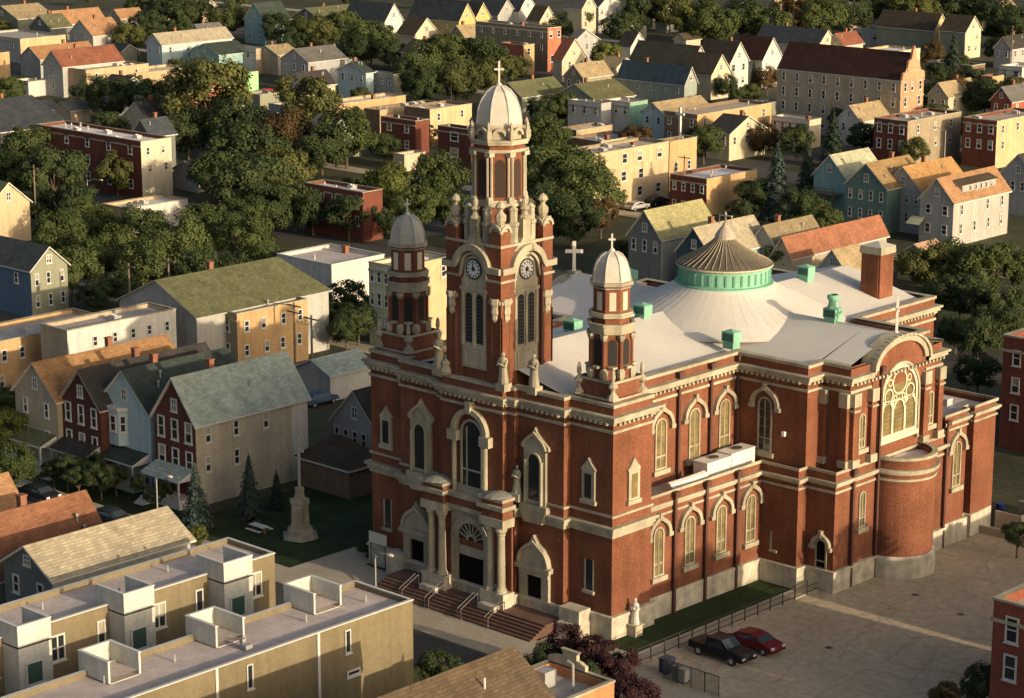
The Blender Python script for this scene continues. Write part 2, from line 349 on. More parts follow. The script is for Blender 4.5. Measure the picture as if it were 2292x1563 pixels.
# copper ventilators
def vent(x, y, z, tall=False, rz=0.0):
    v = put('copper_ventilator', None, CH, (x, y, z), rz, (.7,.7,.8)); b = MB()
    b.box(-.8,.8,-.7,.7,-.6,.15); b.prism([(-.95,-.8),(.95,-.8),(.95,.8),(-.95,.8)], .15, 1.25)
    b.face([(-.95,-.8,1.25),(.95,-.8,1.25),(0,0,1.55)]); b.face([(.95,-.8,1.25),(.95,.8,1.25),(0,0,1.55)]); b.face([(.95,.8,1.25),(-.95,.8,1.25),(0,0,1.55)]); b.face([(-.95,.8,1.25),(-.95,-.8,1.25),(0,0,1.55)])
    if tall: b.lathe([(.8,1.3),(.62,1.5),(.55,2.0),(.75,2.3),(.8,2.6),(.62,2.75)], 12)
    b.build('hood', COPPER, v)
    b = MB(); b.face([(-.8,-.82,.3),(.8,-.82,.3),(.8,-.82,1.1),(-.8,-.82,1.1)]); b.build('louvre', plain('dark_copper',(.03,.10,.07),.8), v)
for a in ((-4.9,21.4,20.3),(-.6,30.35,21.6,True),(-13.2,43.6,21.6),(-17.0,14.2,20.6),(-14.0,20.2,21.5),(-25.3,31.6,21.3)): vent(*a)

# ---- arched windows
def awin(x, y, z, w, h, face='F', frame=None, glass=None, hood=.55, bars=4, mull=1, sill=True, pt=.16, name='arched_window'):
    frame = frame or STONE; glass = glass or GLASS_AMBER
    o = put(name, None, CH, (x, y, z), 0 if face == 'F' else (pi/2 if face == 'S' else 0))
    A = arch(w, h); B = arch(w-.28, h-.14); B = [(p[0], max(p[1], .14)) for p in B]
    b = MB(); b.ring(A, B, -.14, .03)
    for k in range(1, mull+1):
        xx = -w/2+w*k/(mull+1); b.box(xx-.045, xx+.045, -.10, .02, .1, h-.25)
    b.box(-w/2+.1, w/2-.1, -.10, .02, h*.24, h*.24+.12); b.build('frame', frame, o)
    b = MB(); b.ext([(p[0]*1.02, p[1]) for p in B], -.045, .01, 0); b.build('pane', glass, o)
    if bars:
        b = MB()
        for k in range(1, bars+2): b.box(-w/2+.12, w/2-.12, -.075, -.04, h*.92*k/(bars+2)-.03, h*.92*k/(bars+2)+.03)
        b.build('glazing_bars', plain('bar_metal', (.10,.085,.05), .6), o)
    if hood:
        b = MB(); r = w/2+hood; zc = h-w/2
        b.ring(semi(r+.17, zc, 16, pt), semi(r-.17, zc, 16, pt*.9), -.34, .03, 0, False)
        b.box(-r-.32, -r+.22, -.36, .03, zc-.35, zc-.002); b.box(r-.22, r+.32, -.36, .03, zc-.35, zc-.002)
        b.box(-.16, .16, -.4, .03, zc+r*(1+pt)-.2, zc+r*(1+pt)+.42); b.build('hood_mould', STONE, o)
    if sill:
        b = MB(); b.box(-w/2-.3, w/2+.3, -.34, .03, -.42, -.004); b.build('sill', STONE, o)
    return o
for y in (10.75, 15.25, 19.75-.35): awin(-4, y, 11.3, 1.5, 4.5, 'S', hood=.62)
for y in (6.4, 10.5, 14.75, 18.85): awin(-.5, y, 3.7, 1.35, 4.3, 'S', hood=.62, bars=3)
awin(-.85, 21.2, 11.3, 1.5, 4.9, 'F', glass=GLASS_DARK, hood=.62)
for y in (25.1, 35.6): awin(6.44, y, 12.2, .95, 3.1, 'S', hood=.0)
awin(6.48, 25.5, 5.0, .95, 3.3, 'S', hood=0)
awin(6.48, 40.3, 5.4, 1.35, 4.3, 'S', hood=.6, bars=3)
awin(3.2, 46.8-.0, 6.2, .1, .3, 'F', hood=0, bars=0, sill=False) if False else None
awin(5.25, 21.54, 1.9, 1.2, 2.7, 'F', glass=DOORM, hood=.22, bars=0, mull=0, sill=False, name='side_door')
b = MB(); b.box(-3.0+3.2-.1,-3.0+3.2+.08,-.1,.02,0,1.6); b.box(.1,.9,-.25,.02,-.2,-.02); b.build('slit_window', STONE, CH, (.6,20.3,3.0))
def slit(x, y, z, w, h, face, glass=GLASS_DARK):
    o = put('slit_window', None, CH, (x, y, z), 0 if face == 'F' else pi/2)
    b = MB(); b.box(-w/2-.14,-w/2,-.1,.02,0,h); b.box(-w/2-.25,w/2+.25,-.26,.02,-.28,-.004); b.box(w/2,w/2+.10,-.06,.02,0,h); b.build('frame', STONE, o)
    b = MB(); b.face([(-w/2,-.03,0),(w/2,-.03,0),(w/2,-.03,h),(-w/2,-.03,h)]); b.build('pane', glass, o)
slit(-2.4, 0, 3.7, .75, 2.6, 'F'); slit(-26.0, 0, 3.8, .75, 2.6, 'F')
def aedicule(x, y, z, w, h, face, glass=GLASS_DARK, sc=1.0):          # small window in a stone frame with a pointed top
    o = put('framed_window', None, CH, (x, y, z), 0 if face == 'F' else pi/2)
    W = w/2+.32; O = [(-W,0),(W,0),(W,h+.1),(W+.1,h+.3),(W*.5,h+.75),(0,h+1.25),(-W*.5,h+.75),(-W-.1,h+.3),(-W,h+.1)]
    b = MB(); b.ext(O, -.22, .03); b.box(-W-.15, W+.15, -.32, .03, -.35, -.004); b.build('surround', STONE, o)
    b = MB(); b.ext([(-w/2,.2),(w/2,.2),(w/2,h-.1),(-w/2,h-.1)], -.25, -.2); b.build('pane', glass, o)
aedicule(-2.45, 0, 11.4, .72, 2.3, 'F'); aedicule(-26.0, 0, 11.4, .72, 2.3, 'F'); aedicule(0, 2.45, 11.4, .72, 2.3, 'S', GLASS_AMBER)
def niche(x):
    o = put('gabled_window', None, CH, (x, -.8, 9.7)); b = MB()
    W = 1.4; O = [(-1.2,0),(1.2,0),(1.2,5.0),(1.55,5.2),(1.5,5.5),(.75,6.1),(.25,6.55),(0,7.0),(-.25,6.55),(-.75,6.1),(-1.5,5.5),(-1.55,5.2),(-1.2,5.0)]
    b.ext(O, -.3, .03); b.box(-1.5,1.5,-.55,.03,-.1,.45); b.ext([(-1.0,-1.1),(1.0,-1.1),(1.4,-.12),(-1.4,-.12)], -.57, .03); b.build('surround', STONE, o)
    b = MB(); A = arch(1.35, 4.1); b.ext([(p[0], p[1]+.75) for p in A], -.33, -.28); b.build('pane', GLASS_DARK, o)
    b = MB(); A = arch(1.6, 4.2); B = arch(1.3, 4.05); b.ring([(p[0],p[1]+.7) for p in A], [(p[0],max(p[1],.12)+.7) for p in B], -.48, -.28); b.box(-.95,-.78,-.6,-.28,.5,4.2); b.box(.78,.95,-.6,-.28,.5,4.2); b.build('frame', STONE, o)
    b = MB(); b.ring(semi(1.4,4.9,10,.25,.25,pi-.25), semi(1.15,4.9,10,.25,.25,pi-.25), -.5, -.28, 0, False); b.build('pediment', STONE, o)
niche(-7.5); niche(-20.8)
# great centre window
o = put('great_front_window', None, CH, (-14, -1.7, 10.3)); b = MB()
A = arch(2.5, 6.0, 16); B = arch(2.15, 5.8, 16); b.ring(A, [(p[0],max(p[1],.2)) for p in B], -.15, .03); b.box(-1.1,1.1,-.12,.02,1.5,1.65); b.box(-.62,-.5,-.12,.02,.2,5.3)
b.box(-1.7,1.7,-.35,.03,-.55,-.004); b.build('frame', STONE, o)
b = MB(); b.ext([(p[0],max(p[1],.15)) for p in B], -.05, .01); b.build('pane', GLASS_DARK, o)
b = MB(); b.ring(semi(2.05,4.9,18), semi(1.62,4.9,18), -.5, .03, 0, False)
for s in (-1, 1): b.box(s*1.85-.55, s*1.85+.55, -.6, .03, 4.0, 4.88); b.tube((s*1.8,-.32,-.4),(s*1.8,-.32,4.0),.2,8)
b.box(-.3,.3,-.62,.03,6.75,7.6); b.build('arch_surround', STONE, o)

# ---- doors
def portal(x):
    o = put('side_portal', None, CH, (x, -.8, 1.0)); b = MB()
    O = [(-1.65,0),(-.85,0),(-.85,3.0),(.85,3.0),(.85,0),(1.65,0),(1.65,3.4),(1.9,3.5),(1.95,3.9),(1.75,4.0),(1.6,4.7),(1.1,5.4),(.45,5.8),(.12,6.3),(0,6.5),(-.12,6.3),(-.45,5.8),(-1.1,5.4),(-1.6,4.7),(-1.75,4.0),(-1.95,3.9),(-1.9,3.5),(-1.65,3.4)]
    b.ext([(-1.65,0),(-.85,0),(-.85,3.0),(-1.65,3.0)], -.35, .03); b.ext([(.85,0),(1.65,0),(1.65,3.0),(.85,3.0)], -.35, .03)
    b.ext([(-1.65,3.0),(1.65,3.0)]+O[6:17]+O[17:], -.42, .03); b.build('surround', STONE, o)
    b = MB(); b.ring(semi(1.75,3.95,12,.2), semi(1.5,3.95,12,.18), -.6, -.40, 0, False); b.box(-1.95,1.95,-.62,-.4,3.45,3.85); b.build('tympanum_moulding', STONE, o)
    b = MB(); b.box(-.85,.85,-.08,.0,0,3.0); b.build('door', DOORM, o)
portal(-7.55); portal(-21.3)
# porch over the main door
P = put('main_porch', None, CH, (-14, .55, 0))
for s in (-1, 1):
    x0, x1 = (2.25, 4.65) if s > 0 else (-4.65, -2.25); xm = (x0+x1)/2
    b = MB(); b.box(x0, x1, -3.5, -2.24, 8.0, 10.3, 0); b.build('entablature_brick', BRICK, P)
    b = MB(); b.box(x0-.15, x1+.15, -3.66, -2.22, 8.02, 8.75); b.box(x0-.3, x1+.3, -3.85, -2.22, 9.55, 9.9); b.box(x0-.2, x1+.2, -3.75, -2.22, 10.28, 10.55); b.build('entablature_stone', STONE, P)
    b = MB(); b.lathe([(1.35,10.55),(1.1,10.68),(.6,10.82),(.1,10.9)], 10, xm, -2.8); b.build('lead_cap', mat('dull_lead', (.20,.20,.18), .7), P)
    b = MB(); b.box(xm-1.35, xm+1.35, -3.6, -2.24, 0, 2.3); b.build('pedestal', RUBBLE, P)
    b = MB(); b.box(xm-.95, xm+.95, -4.3, -3.6, 0, 1.35); b.build('pedestal_step', RUBBLE, P)
    b = MB(); b.box(xm-1.2,xm+1.2,-2.42,-2.24,2.3,8); b.build('back_wall', BRICK, P)
    for x in (xm-.62, xm+.62):
        b = MB(); b.lathe([(.5,2.3),(.5,2.5),(.38,2.65),(.36,2.8),(.31,7.2),(.36,7.3),(.34,7.4),(.52,7.7),(.52,8.0)], 12, x, -3.05); b.build('column', STONE, P)
b = MB(); b.box(-2.24, 2.24, -2.95, -2.24, 8.78, 9.48, 0); b.build('centre_brick', BRICK, P)
b = MB(); b.box(-1.94,1.94,-3.2,-2.22,9.5,9.9); b.box(-2.05,2.05,-3.05,-2.22,8.4,8.77)
A = semi(1.55, 5.7, 16); O = semi(2.25, 5.7, 16)
b.ring([(2.25,1.0)]+O+[(-2.25,1.0)], [(1.5,1.0)]+A+[(-1.5,1.0)], -2.55, -2.22, 0, False)
for k in range(16):
    a, c = O[k], O[k+1]; b.face([(a[0],-2.5,a[1]),(a[0],-2.5,8.6),(c[0],-2.5,8.6),(c[0],-2.5,c[1])])
b.ring(semi(2.2,5.7,16), semi(1.95,5.7,16), -2.66, -2.5, 0, False)
b.box(-1.5,1.5,-2.4,-2.24,4.3,5.1); b.build('arch', STONE, P)
o = put('main_door', None, P, (0,-2.30,1.0)); b = MB(); b.box(-1.5,1.5,-.04,.04,0,3.3)
b.build('door_leaf', DOORM, o)
b = MB(); b.ext([(p[0],p[1]-1.0) for p in semi(1.52,5.7,16)], -.05, .0); b.build('fanlight', GLASS_DARK, o)
b = MB(); b.ring(semi(.55,4.7,8), semi(.40,4.7,8), -.15, -.05, 0, False)
for k in range(1, 9): a = pi*k/9; b.tube((.5*cos(a),-.1,4.7+.5*sin(a)),(1.5*cos(a),-.1,4.7+1.5*sin(a)),.06,5)
b.build('fanlight_bars', STONE, o)
b = MB()
for k in range(6): b.box(-22.7, -4.2, -5.2+k*.36, -.6, .12+(k*.155 if k else 0), .12+(k+1)*.155)
b.build('front_steps', TERRA, CH)
for x in (-19.3,-18.9,-16.2,-15.7,-12.3,-11.9,-9.2,-8.8):
    b = MB()
    for k in (0, 1): b.tube((x,-5.3+k*2.0,.15+k*.85),(x,-5.3+k*2.0,1.05+k*.9),.035,5)
    b.tube((x,-5.3,1.05),(x,-3.3,1.95),.04,5); b.build('handrail', plain('dull_rail', (.12,.11,.10), .7), CH)
for (a) in ((-4.2,-2.0,-1.7,-.3,2.3),(-3.9,-1.6,-2.3,-1.72,1.2),(-24.6,-22.72,-1.7,-.3,2.3)): b = MB(); b.box(a[0],a[1],a[2],a[3],0,a[4]); b.build('stair_cheek', RUBBLE, CH)
# ---- statues on the front
def robed(b, x, y, z, h, w=.3):
    b.lathe([(w*1.15,z),(w*1.2,z+.06*h),(w*.95,z+.3*h),(w*.85,z+.55*h),(w*1.05,z+.74*h),(w*.75,z+.82*h),(w*.28,z+.855*h),(w*.27,z+.87*h)], 10, x, y, 0, 0, 1, .75)
    b.lathe([(.02,z+.86*h),(w*.33,z+.89*h),(w*.38,z+.93*h),(w*.28,z+.985*h),(.02,z+h)], 8, x, y)
    for s in (-1, 1): b.tube((x+s*w*.95,y,z+.76*h),(x+s*w*1.05,y-w*.5,z+.56*h),w*.27,6); b.tube((x+s*w*1.05,y-w*.5,z+.56*h),(x+s*w*.15,y-w*1.0,z+.64*h),w*.22,6)
for (x,y,z,h,w) in ((-10.4,-1.75,19.7,2.6,.42),(-7.9,-.75,19.7,2.7,.42),(-17.9,-1.6,19.7,2.9,.45),(-9.3,-1.25,10.45,2.4,.38)):
    b = MB(); b.box(x-.5,x+.5,y-.4,y+.5,z-.3,z+.35); robed(b,x,y,z+.35,h,w); b.build('statue', STONE, CH)
b = MB(); 
for (x,y) in ((-17.9,-1.2),(-18.9,-.7),(-17.2,-1.5)): b.lathe([(.5,19.6),(.62,19.9),(.35,20.3),(.45,20.6),(.05,21.0)],8,x,y)
b.build('parapet_ornament', STONE, CH)

# ---- corner turrets
def octa(r, rot=pi/8): return [(r*cos(rot+k*pi/4), r*sin(rot+k*pi/4)) for k in range(8)]
def turret(cx, cy, big=False):
    T = put('corner_turret', None, CH, (cx, cy, 0)); b = MB()
    b.box(-2.0,2.0,-2.0,2.0,18.9,20.0); b.box(-1.78,1.78,-1.78,1.78,20.0,21.35)
    b.prism(octa(1.72), 21.3, 25.6); b.prism(octa(1.55), 25.6, 29.0); b.build('shaft', BRICK, T)
    for Q, bl in ((rect(-2.0,-2.0,2.0,2.0), ((19.85,20.02,.12),)), (rect(-1.78,-1.78,1.78,1.78), ((21.2,21.4,.14),)), (octa(1.72), ((25.05,25.3,.10),(25.3,25.7,.16),(25.7,25.9,.28))), (octa(1.6), ((26.4,26.6,.32),(26.6,26.75,.18))), (octa(1.55), ((28.7,28.8,.08),)), (octa(1.55), ((28.95,29.25,.26),))):
        b = MB()
        for z0, z1, o in bl: b.band(Q, z0, z1, o)
        b.build('stone_band', STONE, T)
    b = MB()
    for k in range(8):
        a = k*pi/4; c, s = cos(a), sin(a); R = 1.72*cos(pi/8)
        def Q(u, d, z): return (c*d-s*u, s*d+c*u, z)
        hw, z0, zs = .36, 22.5, 24.3
        pts = [(-hw,z0),(hw,z0),(hw,zs)]+[(hw*cos(pi*i/6), zs+hw*sin(pi*i/6)) for i in range(1,6)]+[(-hw,zs)]
        b.face([Q(p[0], R+.015, p[1]) for p in pts])
    b.build('belfry_opening', BLACK, T)
    b = MB()
    for k in range(8):
        a = k*pi/4; c, s = cos(a), sin(a); R = 1.55*cos(pi/8)
        b.face([(c*(R+.02)-s*u, s*(R+.02)+c*u, z) for u, z in ((-.27,26.95),(.27,26.95),(.27,28.45),(-.27,28.45))])
    b.build('lantern_panel', CREAM if big else mat('cream_panel', (.60,.53,.40), .7), T)
    b = MB()
    for k in range(8):
        a = pi/8+k*pi/4; x, y = 1.78*cos(a), 1.78*sin(a)
        b.lathe([(.24,21.4),(.34,21.6),(.36,22.0),(.2,22.3)],6,x,y); b.tube((x*.985,y*.985,22.3),(x*.985,y*.985,24.6),.13,6,1); b.lathe([(.2,24.55),(.32,24.8),(.3,25.05)],6,x,y)
        b.box(cos(k*pi/4)*1.72-.28, cos(k*pi/4)*1.72+.28, sin(k*pi/4)*1.72-.28, sin(k*pi/4)*1.72+.28, 22.28, 22.45)
    b.build('corner_columns', [STONE, BRICK], T)
    for sx, sy in ((1,-1),(1,1),(-1,-1),(-1,1)):
        b = MB(); x, y = 1.8*sx, 1.8*sy; b.lathe([(.5,19.95),(.42,20.25),(.18,20.5),(.16,20.7),(.42,21.0),(.3,21.25),(.12,21.45),(.2,21.75),(.14,22.3),(.02,22.5)], 8, x, y); b.build('urn', STONE, T)
    b = MB(); b.lathe([(1.62,29.25),(1.58,29.5),(1.50,30.1),(1.28,30.75),(.92,31.2),(.45,31.48),(.12,31.6)], 8, 0, 0, 0, pi/8); b.build('dome', TIN, T)
    b = MB()
    for k in range(8):
        a = pi/8+k*pi/4; pr = [(1.64,29.3),(1.52,30.1),(1.30,30.75),(.94,31.22),(.46,31.5)]
        for (r0,z0),(r1,z1) in zip(pr, pr[1:]): b.tube((r0*cos(a),r0*sin(a),z0),(r1*cos(a),r1*sin(a),z1),.045,4)
    b.build('dome_ribs', plain('rib_tin', (.36,.35,.31), .6), T)
    cross(T, 31.55, 1.4, .55, .07)
def cross(T, z, h, w, t, m=None, loc=None):
    b = MB(); b.box(-t,t,-t,t,z,z+h); b.box(-w/2,-t,-t,t,z+h*.62,z+h*.62+2*t); b.box(t,w/2,-t,t,z+h*.62,z+h*.62+2*t)
    b.lathe([(.02,z-.05),(.22,z+.02),(.22,z+.12),(t,z+.25)],8); o = b.build('cross', m or plain('cross_metal', (.55,.53,.47), .5), T, loc); o.rotation_euler = (0,0,radians(40)); return o
turret(-2.35, 2.35, True); turret(-25.65, 2.4)

# ---- main clock tower
TW = put('clock_tower', None, CH, (-14, 1.62, 0)); H = 3.1
b = MB(); SQ = [(-H,-H),(-1.45,-H),(-1.45,-H+.2),(1.45,-H+.2),(1.45,-H),(H,-H),(H,-1.45),(H-.2,-1.45),(H-.2,1.45),(H,1.45),(H,H),(1.45,H),(1.45,H-.2),(-1.45,H-.2),(-1.45,H),(-H,H),(-H,1.45),(-H+.2,1.45),(-H+.2,-1.45),(-H,-1.45)]
b.prism(SQ, 18.5, 31.2, 0)
for sx in (-1,1):
    for sy in (-1,1): b.box(min(sx*1.95,sx*3.12),max(sx*1.95,sx*3.12),min(sy*1.95,sy*3.12),max(sy*1.95,sy*3.12),29.4,32.4)
b.prism(octa(2.45), 31.1, 34.3); b.prism(octa(2.2), 34.3, 39.2)
b.build('shaft', BRICK, TW)
def four(fn):
    for k in (0, 1, 2, 3): fn(k*pi/2)
def tower_face(rz):
    o = put('belfry_face', None, TW, (0,0,0), rz); y = -H+.2
    b = MB(); b.ext([(-1.42,20.6),(1.42,20.6),(1.42,27.7),(1.6,27.75),(1.6,28.0),(1.35,28.1),(1.15,28.5)]+[(1.12*cos(pi*i/10), 29.0+1.12*sin(pi*i/10)) for i in range(11)]+[(-1.15,28.5),(-1.35,28.1),(-1.6,28.0),(-1.6,27.75),(-1.42,27.7)], y-.12, y+.05)
    b.box(-1.55,1.55,y-.25,y,27.15,27.45); b.box(-1.3,1.3,y-.2,y,22.3,22.55); b.box(-1.4,-1.15,y-.22,y,22.5,27.2); b.box(1.15,1.4,y-.22,y,22.5,27.2); b.box(-.14,.14,y-.22,y,22.5,27.2)
    b.ring([(-1.1,20.8),(1.1,20.8),(1.1,22.2),(-1.1,22.2)],[(-.9,21.0),(.9,21.0),(.9,22.0),(-.9,22.0)],y-.2,y); b.build('stone_panel', STONE, o)
    b = MB()
    for s in (-1, 1): A = arch(.72, 4.2); b.ext([(p[0]+s*.62, p[1]+22.75) for p in A], y-.14, y-.1)
    b.build('louvre', BLACK, o)
    b = MB()
    for s in (-1, 1):
        for k in range(13): b.box(s*.62-.34, s*.62+.34, y-.18, y-.13, 22.85+k*.3, 22.92+k*.3)
    b.build('louvre_slats', plain('slat_grey', (.06,.06,.055), .8), o)
    b = MB()                                              # string course and cornice that swing over the clock
    def swing(r, z, t, y0):
        Z = 29.0; p = [(-3.25, z)]; q = [(-3.25, z+t)]
        for i in range(15):
            a = pi-pi*i/14; p.append((r*cos(a), Z+(r)*sin(a)*.98+ (0 if 0 < i < 14 else 0))); q.append(((r+t)*cos(a), Z+(r+t)*sin(a)))
        p[1] = (-(r+.25), z); q[1] = (-(r+t+.15), z+t); p[15] = (r+.25, z); q[15] = (r+t+.15, z+t)
        p.append((3.25, z)); q.append((3.25, z+t)); return q, p
    q, p = swing(1.25, 28.2, .2, 0); b.ring(q, p, -H-.12, y, 0, False)
    q, p = swing(1.62, 28.95, .5, 0); b.ring(q, p, -H-.42, y, 0, False); b.build('swan_cornice', STONE, o)
    c = put('clock', None, o, (0, y-.14, 29.0)); b = MB()
    b.ext([(.86*cos(2*pi*i/24), .86*sin(2*pi*i/24)) for i in range(24)], -.05, .0); b.build('dial_ring', plain('clock_ring', (.05,.05,.05), .6), c) if False else None
    return o
def bracket(rz):
    o = put('pier_capital', None, TW, (0,0,0), rz)
    for s in (-1, 1):
        b = MB(); x = s*2.45; b.lathe([(.12,24.9),(.34,25.15),(.30,25.5),(.42,25.7),(.36,26.2),(.52,26.45),(.55,26.8),(.4,26.9)],6,x,-H-.02,0,pi/6,1,.75); b.tube((x-.45,-H-.12,26.55),(x-.45,-H+.1,26.55),.2,8); b.tube((x+.45,-H-.12,26.55),(x+.45,-H+.1,26.55),.2,8); b.build('scroll_bracket', STONE, o)
for k in range(4): bracket(k*pi/2)
faces = []
def faces_fn(rz):
    o = tower_face(rz); y = -H+.2
    if abs(rz) < .1 or abs(rz-pi/2) < .1:
        b = MB(); b.ext([(.88*cos(2*pi*i/28), 29.0+.88*sin(2*pi*i/28)) for i in range(28)], y-.2, y-.1, 0)
        b.ext([(.74*cos(2*pi*i/28), 29.0+.74*sin(2*pi*i/28)) for i in range(28)], y-.22, y-.2, 1)
        for k in range(12):
            a = 2*pi*k/12; ca, sa = cos(a), sin(a)
            b.face([(ca*r-sa*u, y-.225, 29.0+sa*r+ca*u) for r, u in ((.5,-.06),(.5,.06),(.70,.08),(.70,-.08))][::1], 0)
        b.ext([(.2*cos(2*pi*i/12), 29.0+.2*sin(2*pi*i/12)) for i in range(12)], y-.235, y-.22, 0)
        hands = ((.62,.035,radians(95)),(.42,.05,radians(100))) if rz < .1 else ((.60,.035,radians(-45)),(.42,.05,radians(-110)))
        for l, w2, a in hands:
            ca, sa = cos(a), sin(a); b.face([(ca*r-sa*u, y-.245, 29.0+sa*r+ca*u) for r, u in ((0,-w2),(l,-w2),(l,w2),(0,w2))], 0)
        b.build('clock', [plain('clock_dark', (.03,.03,.032), .6), plain('clock_face', (.66,.66,.64), .6)], o)
    b = MB()                                              # urn pedestal above the clock
    b.ext([(-1.5,30.65),(1.5,30.65),(.8,31.2),(.45,31.7),(.45,33.2),(-.45,33.2),(-.45,31.7),(-.8,31.2)], -H+.0, -H+.5)
    b.lathe([(.5,33.2),(.55,33.35),(.3,33.55),(.22,33.8),(.4,34.0),(.4,34.1),(.2,34.25),(.25,34.6),(.12,34.9),(.02,35.1)], 8, 0, -H+.25); b.build('pedestal_urn', STONE, o)
four(faces_fn)
b = MB(); b.band(rect(-H,-H,H,H), 31.1, 31.32, .08); b.build('parapet_band', STONE, TW)
for sx in (-1, 1):
    for sy in (-1, 1):
        X, Y = sx*2.53, sy*2.53; b = MB()
        for (ux, uy) in ((1,0),(0,1)):                    # scroll tops of the corner piers
            for s in (-1, 1):
                n = 8; O = [(.66*cos(pi*i/n), 32.3+.66*sin(pi*i/n)) for i in range(n+1)]; I = [(.42*cos(pi*i/n), 32.3+.42*sin(pi*i/n)) for i in range(n+1)]
                d0, d1 = s*.68, s*.45
                for i in range(n):
                    q = [(O[i],d0),(O[i+1],d0),(I[i+1],d0),(I[i],d0)]
                    f = [((X+p[0], Y+d, p[1]) if ux else (X+d, Y+p[0], p[1])) for p, d in q]; b.face(f)
                    q = [(O[i],d0),(O[i+1],d0),(O[i+1],d1),(O[i],d1)]; b.face([((X+p[0], Y+d, p[1]) if ux else (X+d, Y+p[0], p[1])) for p, d in q])
        b.box(X-.5,X+.5,Y-.5,Y+.5,32.4,33.0); b.lathe([(.3,33.0),(.45,33.3),(.48,33.7),(.2,34.0),(.2,34.15),(.45,34.4),(.3,34.7),(.05,34.9)],8,X,Y)
        b.build('corner_scroll', STONE, TW)
        b = MB(); xs, ys = sx*2.55, sy*2.55
        for d in (-.5, .5): b.tube((xs+sx*.5+0,ys+d*1.0,19.6),(xs+sx*.5,ys+d*1.0,25.3),.13,6); b.tube((xs+d*1.0,ys+sy*.5,19.6),(xs+d*1.0,ys+sy*.5,25.3),.13,6)
        b.build('pier_shafts', BRICK, TW)
b = MB()
for z0,z1,o,r in ((34.15,34.45,.32,2.2),(34.45,34.65,.15,2.2),(38.55,38.8,.12,2.2),(39.2,39.4,.3,2.2),(39.4,39.6,.45,2.15),(40.55,40.75,.12,1.95)): b.band(octa(r), z0, z1, o)
b.prism(octa(2.0), 39.5, 40.7); b.build('belfry_bands', STONE, TW)
b = MB()
for k in range(8):
    a = k*pi/4; c, s = cos(a), sin(a); R = 2.2*cos(pi/8); hw, z0, zs = .40, 34.9, 37.6
    pts = [(-hw,z0),(hw,z0),(hw,zs)]+[(hw*cos(pi*i/6), zs+hw*sin(pi*i/6)) for i in range(1,6)]+[(-hw,zs)]
    b.face([(c*(R+.02)-s*u, s*(R+.02)+c*u, z) for u, z in pts])
b.build('belfry_opening', plain('louvre_brown', (.035,.02,.014), .9), TW)
for k in range(8):
    a = pi/8+k*pi/4; x, y = 2.22*cos(a), 2.22*sin(a); b = MB()
    for d in (-.17, .17): b.tube((x-sin(a)*d,y+cos(a)*d,34.6),(x-sin(a)*d,y+cos(a)*d,38.3),.11,6)
    b.box(x-.3,x+.3,y-.3,y+.3,38.25,38.6); b.lathe([(.33,34.4),(.36,34.75),(.25,34.95)],6,x,y); b.build('belfry_column', STONE, TW)
    X, Y = 2.75*cos(a), 2.75*sin(a); b = MB(); b.lathe([(.4,31.2),(.42,32.6),(.5,32.7),(.5,32.95),(.36,33.0),(.36,33.9),(.45,34.0),(.1,34.3)],6,X,Y,0,a); b.build('buttress', STONE, TW)
    b = MB(); X, Y = 2.45*cos(a), 2.45*sin(a); b.lathe([(.2,39.5),(.32,39.8),(.3,40.3),(.12,40.5),(.2,40.8),(.02,41.1)],6,X,Y); b.build('urn', STONE, TW)
    a2 = k*pi/4; X, Y = 2.05*cos(a2), 2.05*sin(a2); b = MB(); o = put('arched_dormer', None, TW, (X, Y, 39.6), a2+pi/2)
    b.ring(semi(.62,.35,8), semi(.36,.35,8), -.15, .25, 0, False); b.build('moulding', STONE, o)
b = MB(); b.lathe([(2.0,40.7),(1.98,41.1),(1.86,41.9),(1.55,42.7),(1.05,43.35),(.5,43.72),(.16,43.9)], 8, 0, 0, 0, pi/8); b.build('dome', TIN, TW)
b = MB()
for k in range(8):
    a = pi/8+k*pi/4; pr = [(2.02,40.8),(1.88,41.9),(1.57,42.72),(1.06,43.38),(.5,43.76)]
    for (r0,z0),(r1,z1) in zip(pr, pr[1:]): b.tube((r0*cos(a),r0*sin(a),z0),(r1*cos(a),r1*sin(a),z1),.05,4)
b.build('dome_ribs', plain('rib_tin', (.36,.35,.31), .6), TW)
cross(TW, 43.8, 2.0, .8, .075)

# ---- transept end: arched gable, traceried window, pilasters
o = put('transept_gable', None, CH, (6.44, 30.45, 0), pi/2); n = 20
E1 = [(4.15*cos(pi*i/n), 18.75+2.55*sin(pi*i/n)) for i in range(n+1)]; E2 = [(3.55*cos(pi*i/n), 18.75+2.0*sin(pi*i/n)) for i in range(n+1)]
b = MB(); b.ext([(p[0]*.97, p[1]*1.0-.05) for p in E1]+[(-4.02,17.0),(4.02,17.0)], -.12, .9); b.build('gable_wall', BRICK, o)
b = MB(); b.ring(E1, E2, -.42, .95, 0, False); b.ring([(p[0]*1.05, p[1]+.12) for p in E1], [(p[0]*.985, p[1]) for p in E1], -.62, 1.0, 0, False); b.build('gable_coping', STONE, o)
b = MB()
for i in range(1, n-1, 1):
    if i < 13: 
        a = pi-pi*(i+.5)/n; b.box(4.25*cos(a)-.12,4.25*cos(a)+.12,-.55,-.1,18.72+2.45*sin(a),18.95+2.5*sin(a))
b.build('gable_dentils', STONE, o)
cross(o, 20.7+.6, 3.4, 1.5, .11, None, (0,.35,0))
o = put('transept_gable', None, CH, (-31.6, 30.45, 0), -pi/2)
b = MB(); b.ext([(p[0]*.97, p[1]-.05) for p in E1]+[(-4.02,17.0),(4.02,17.0)], -.12, .9); b.build('gable_wall', mat('white_render', (.58,.56,.52), .8), o)
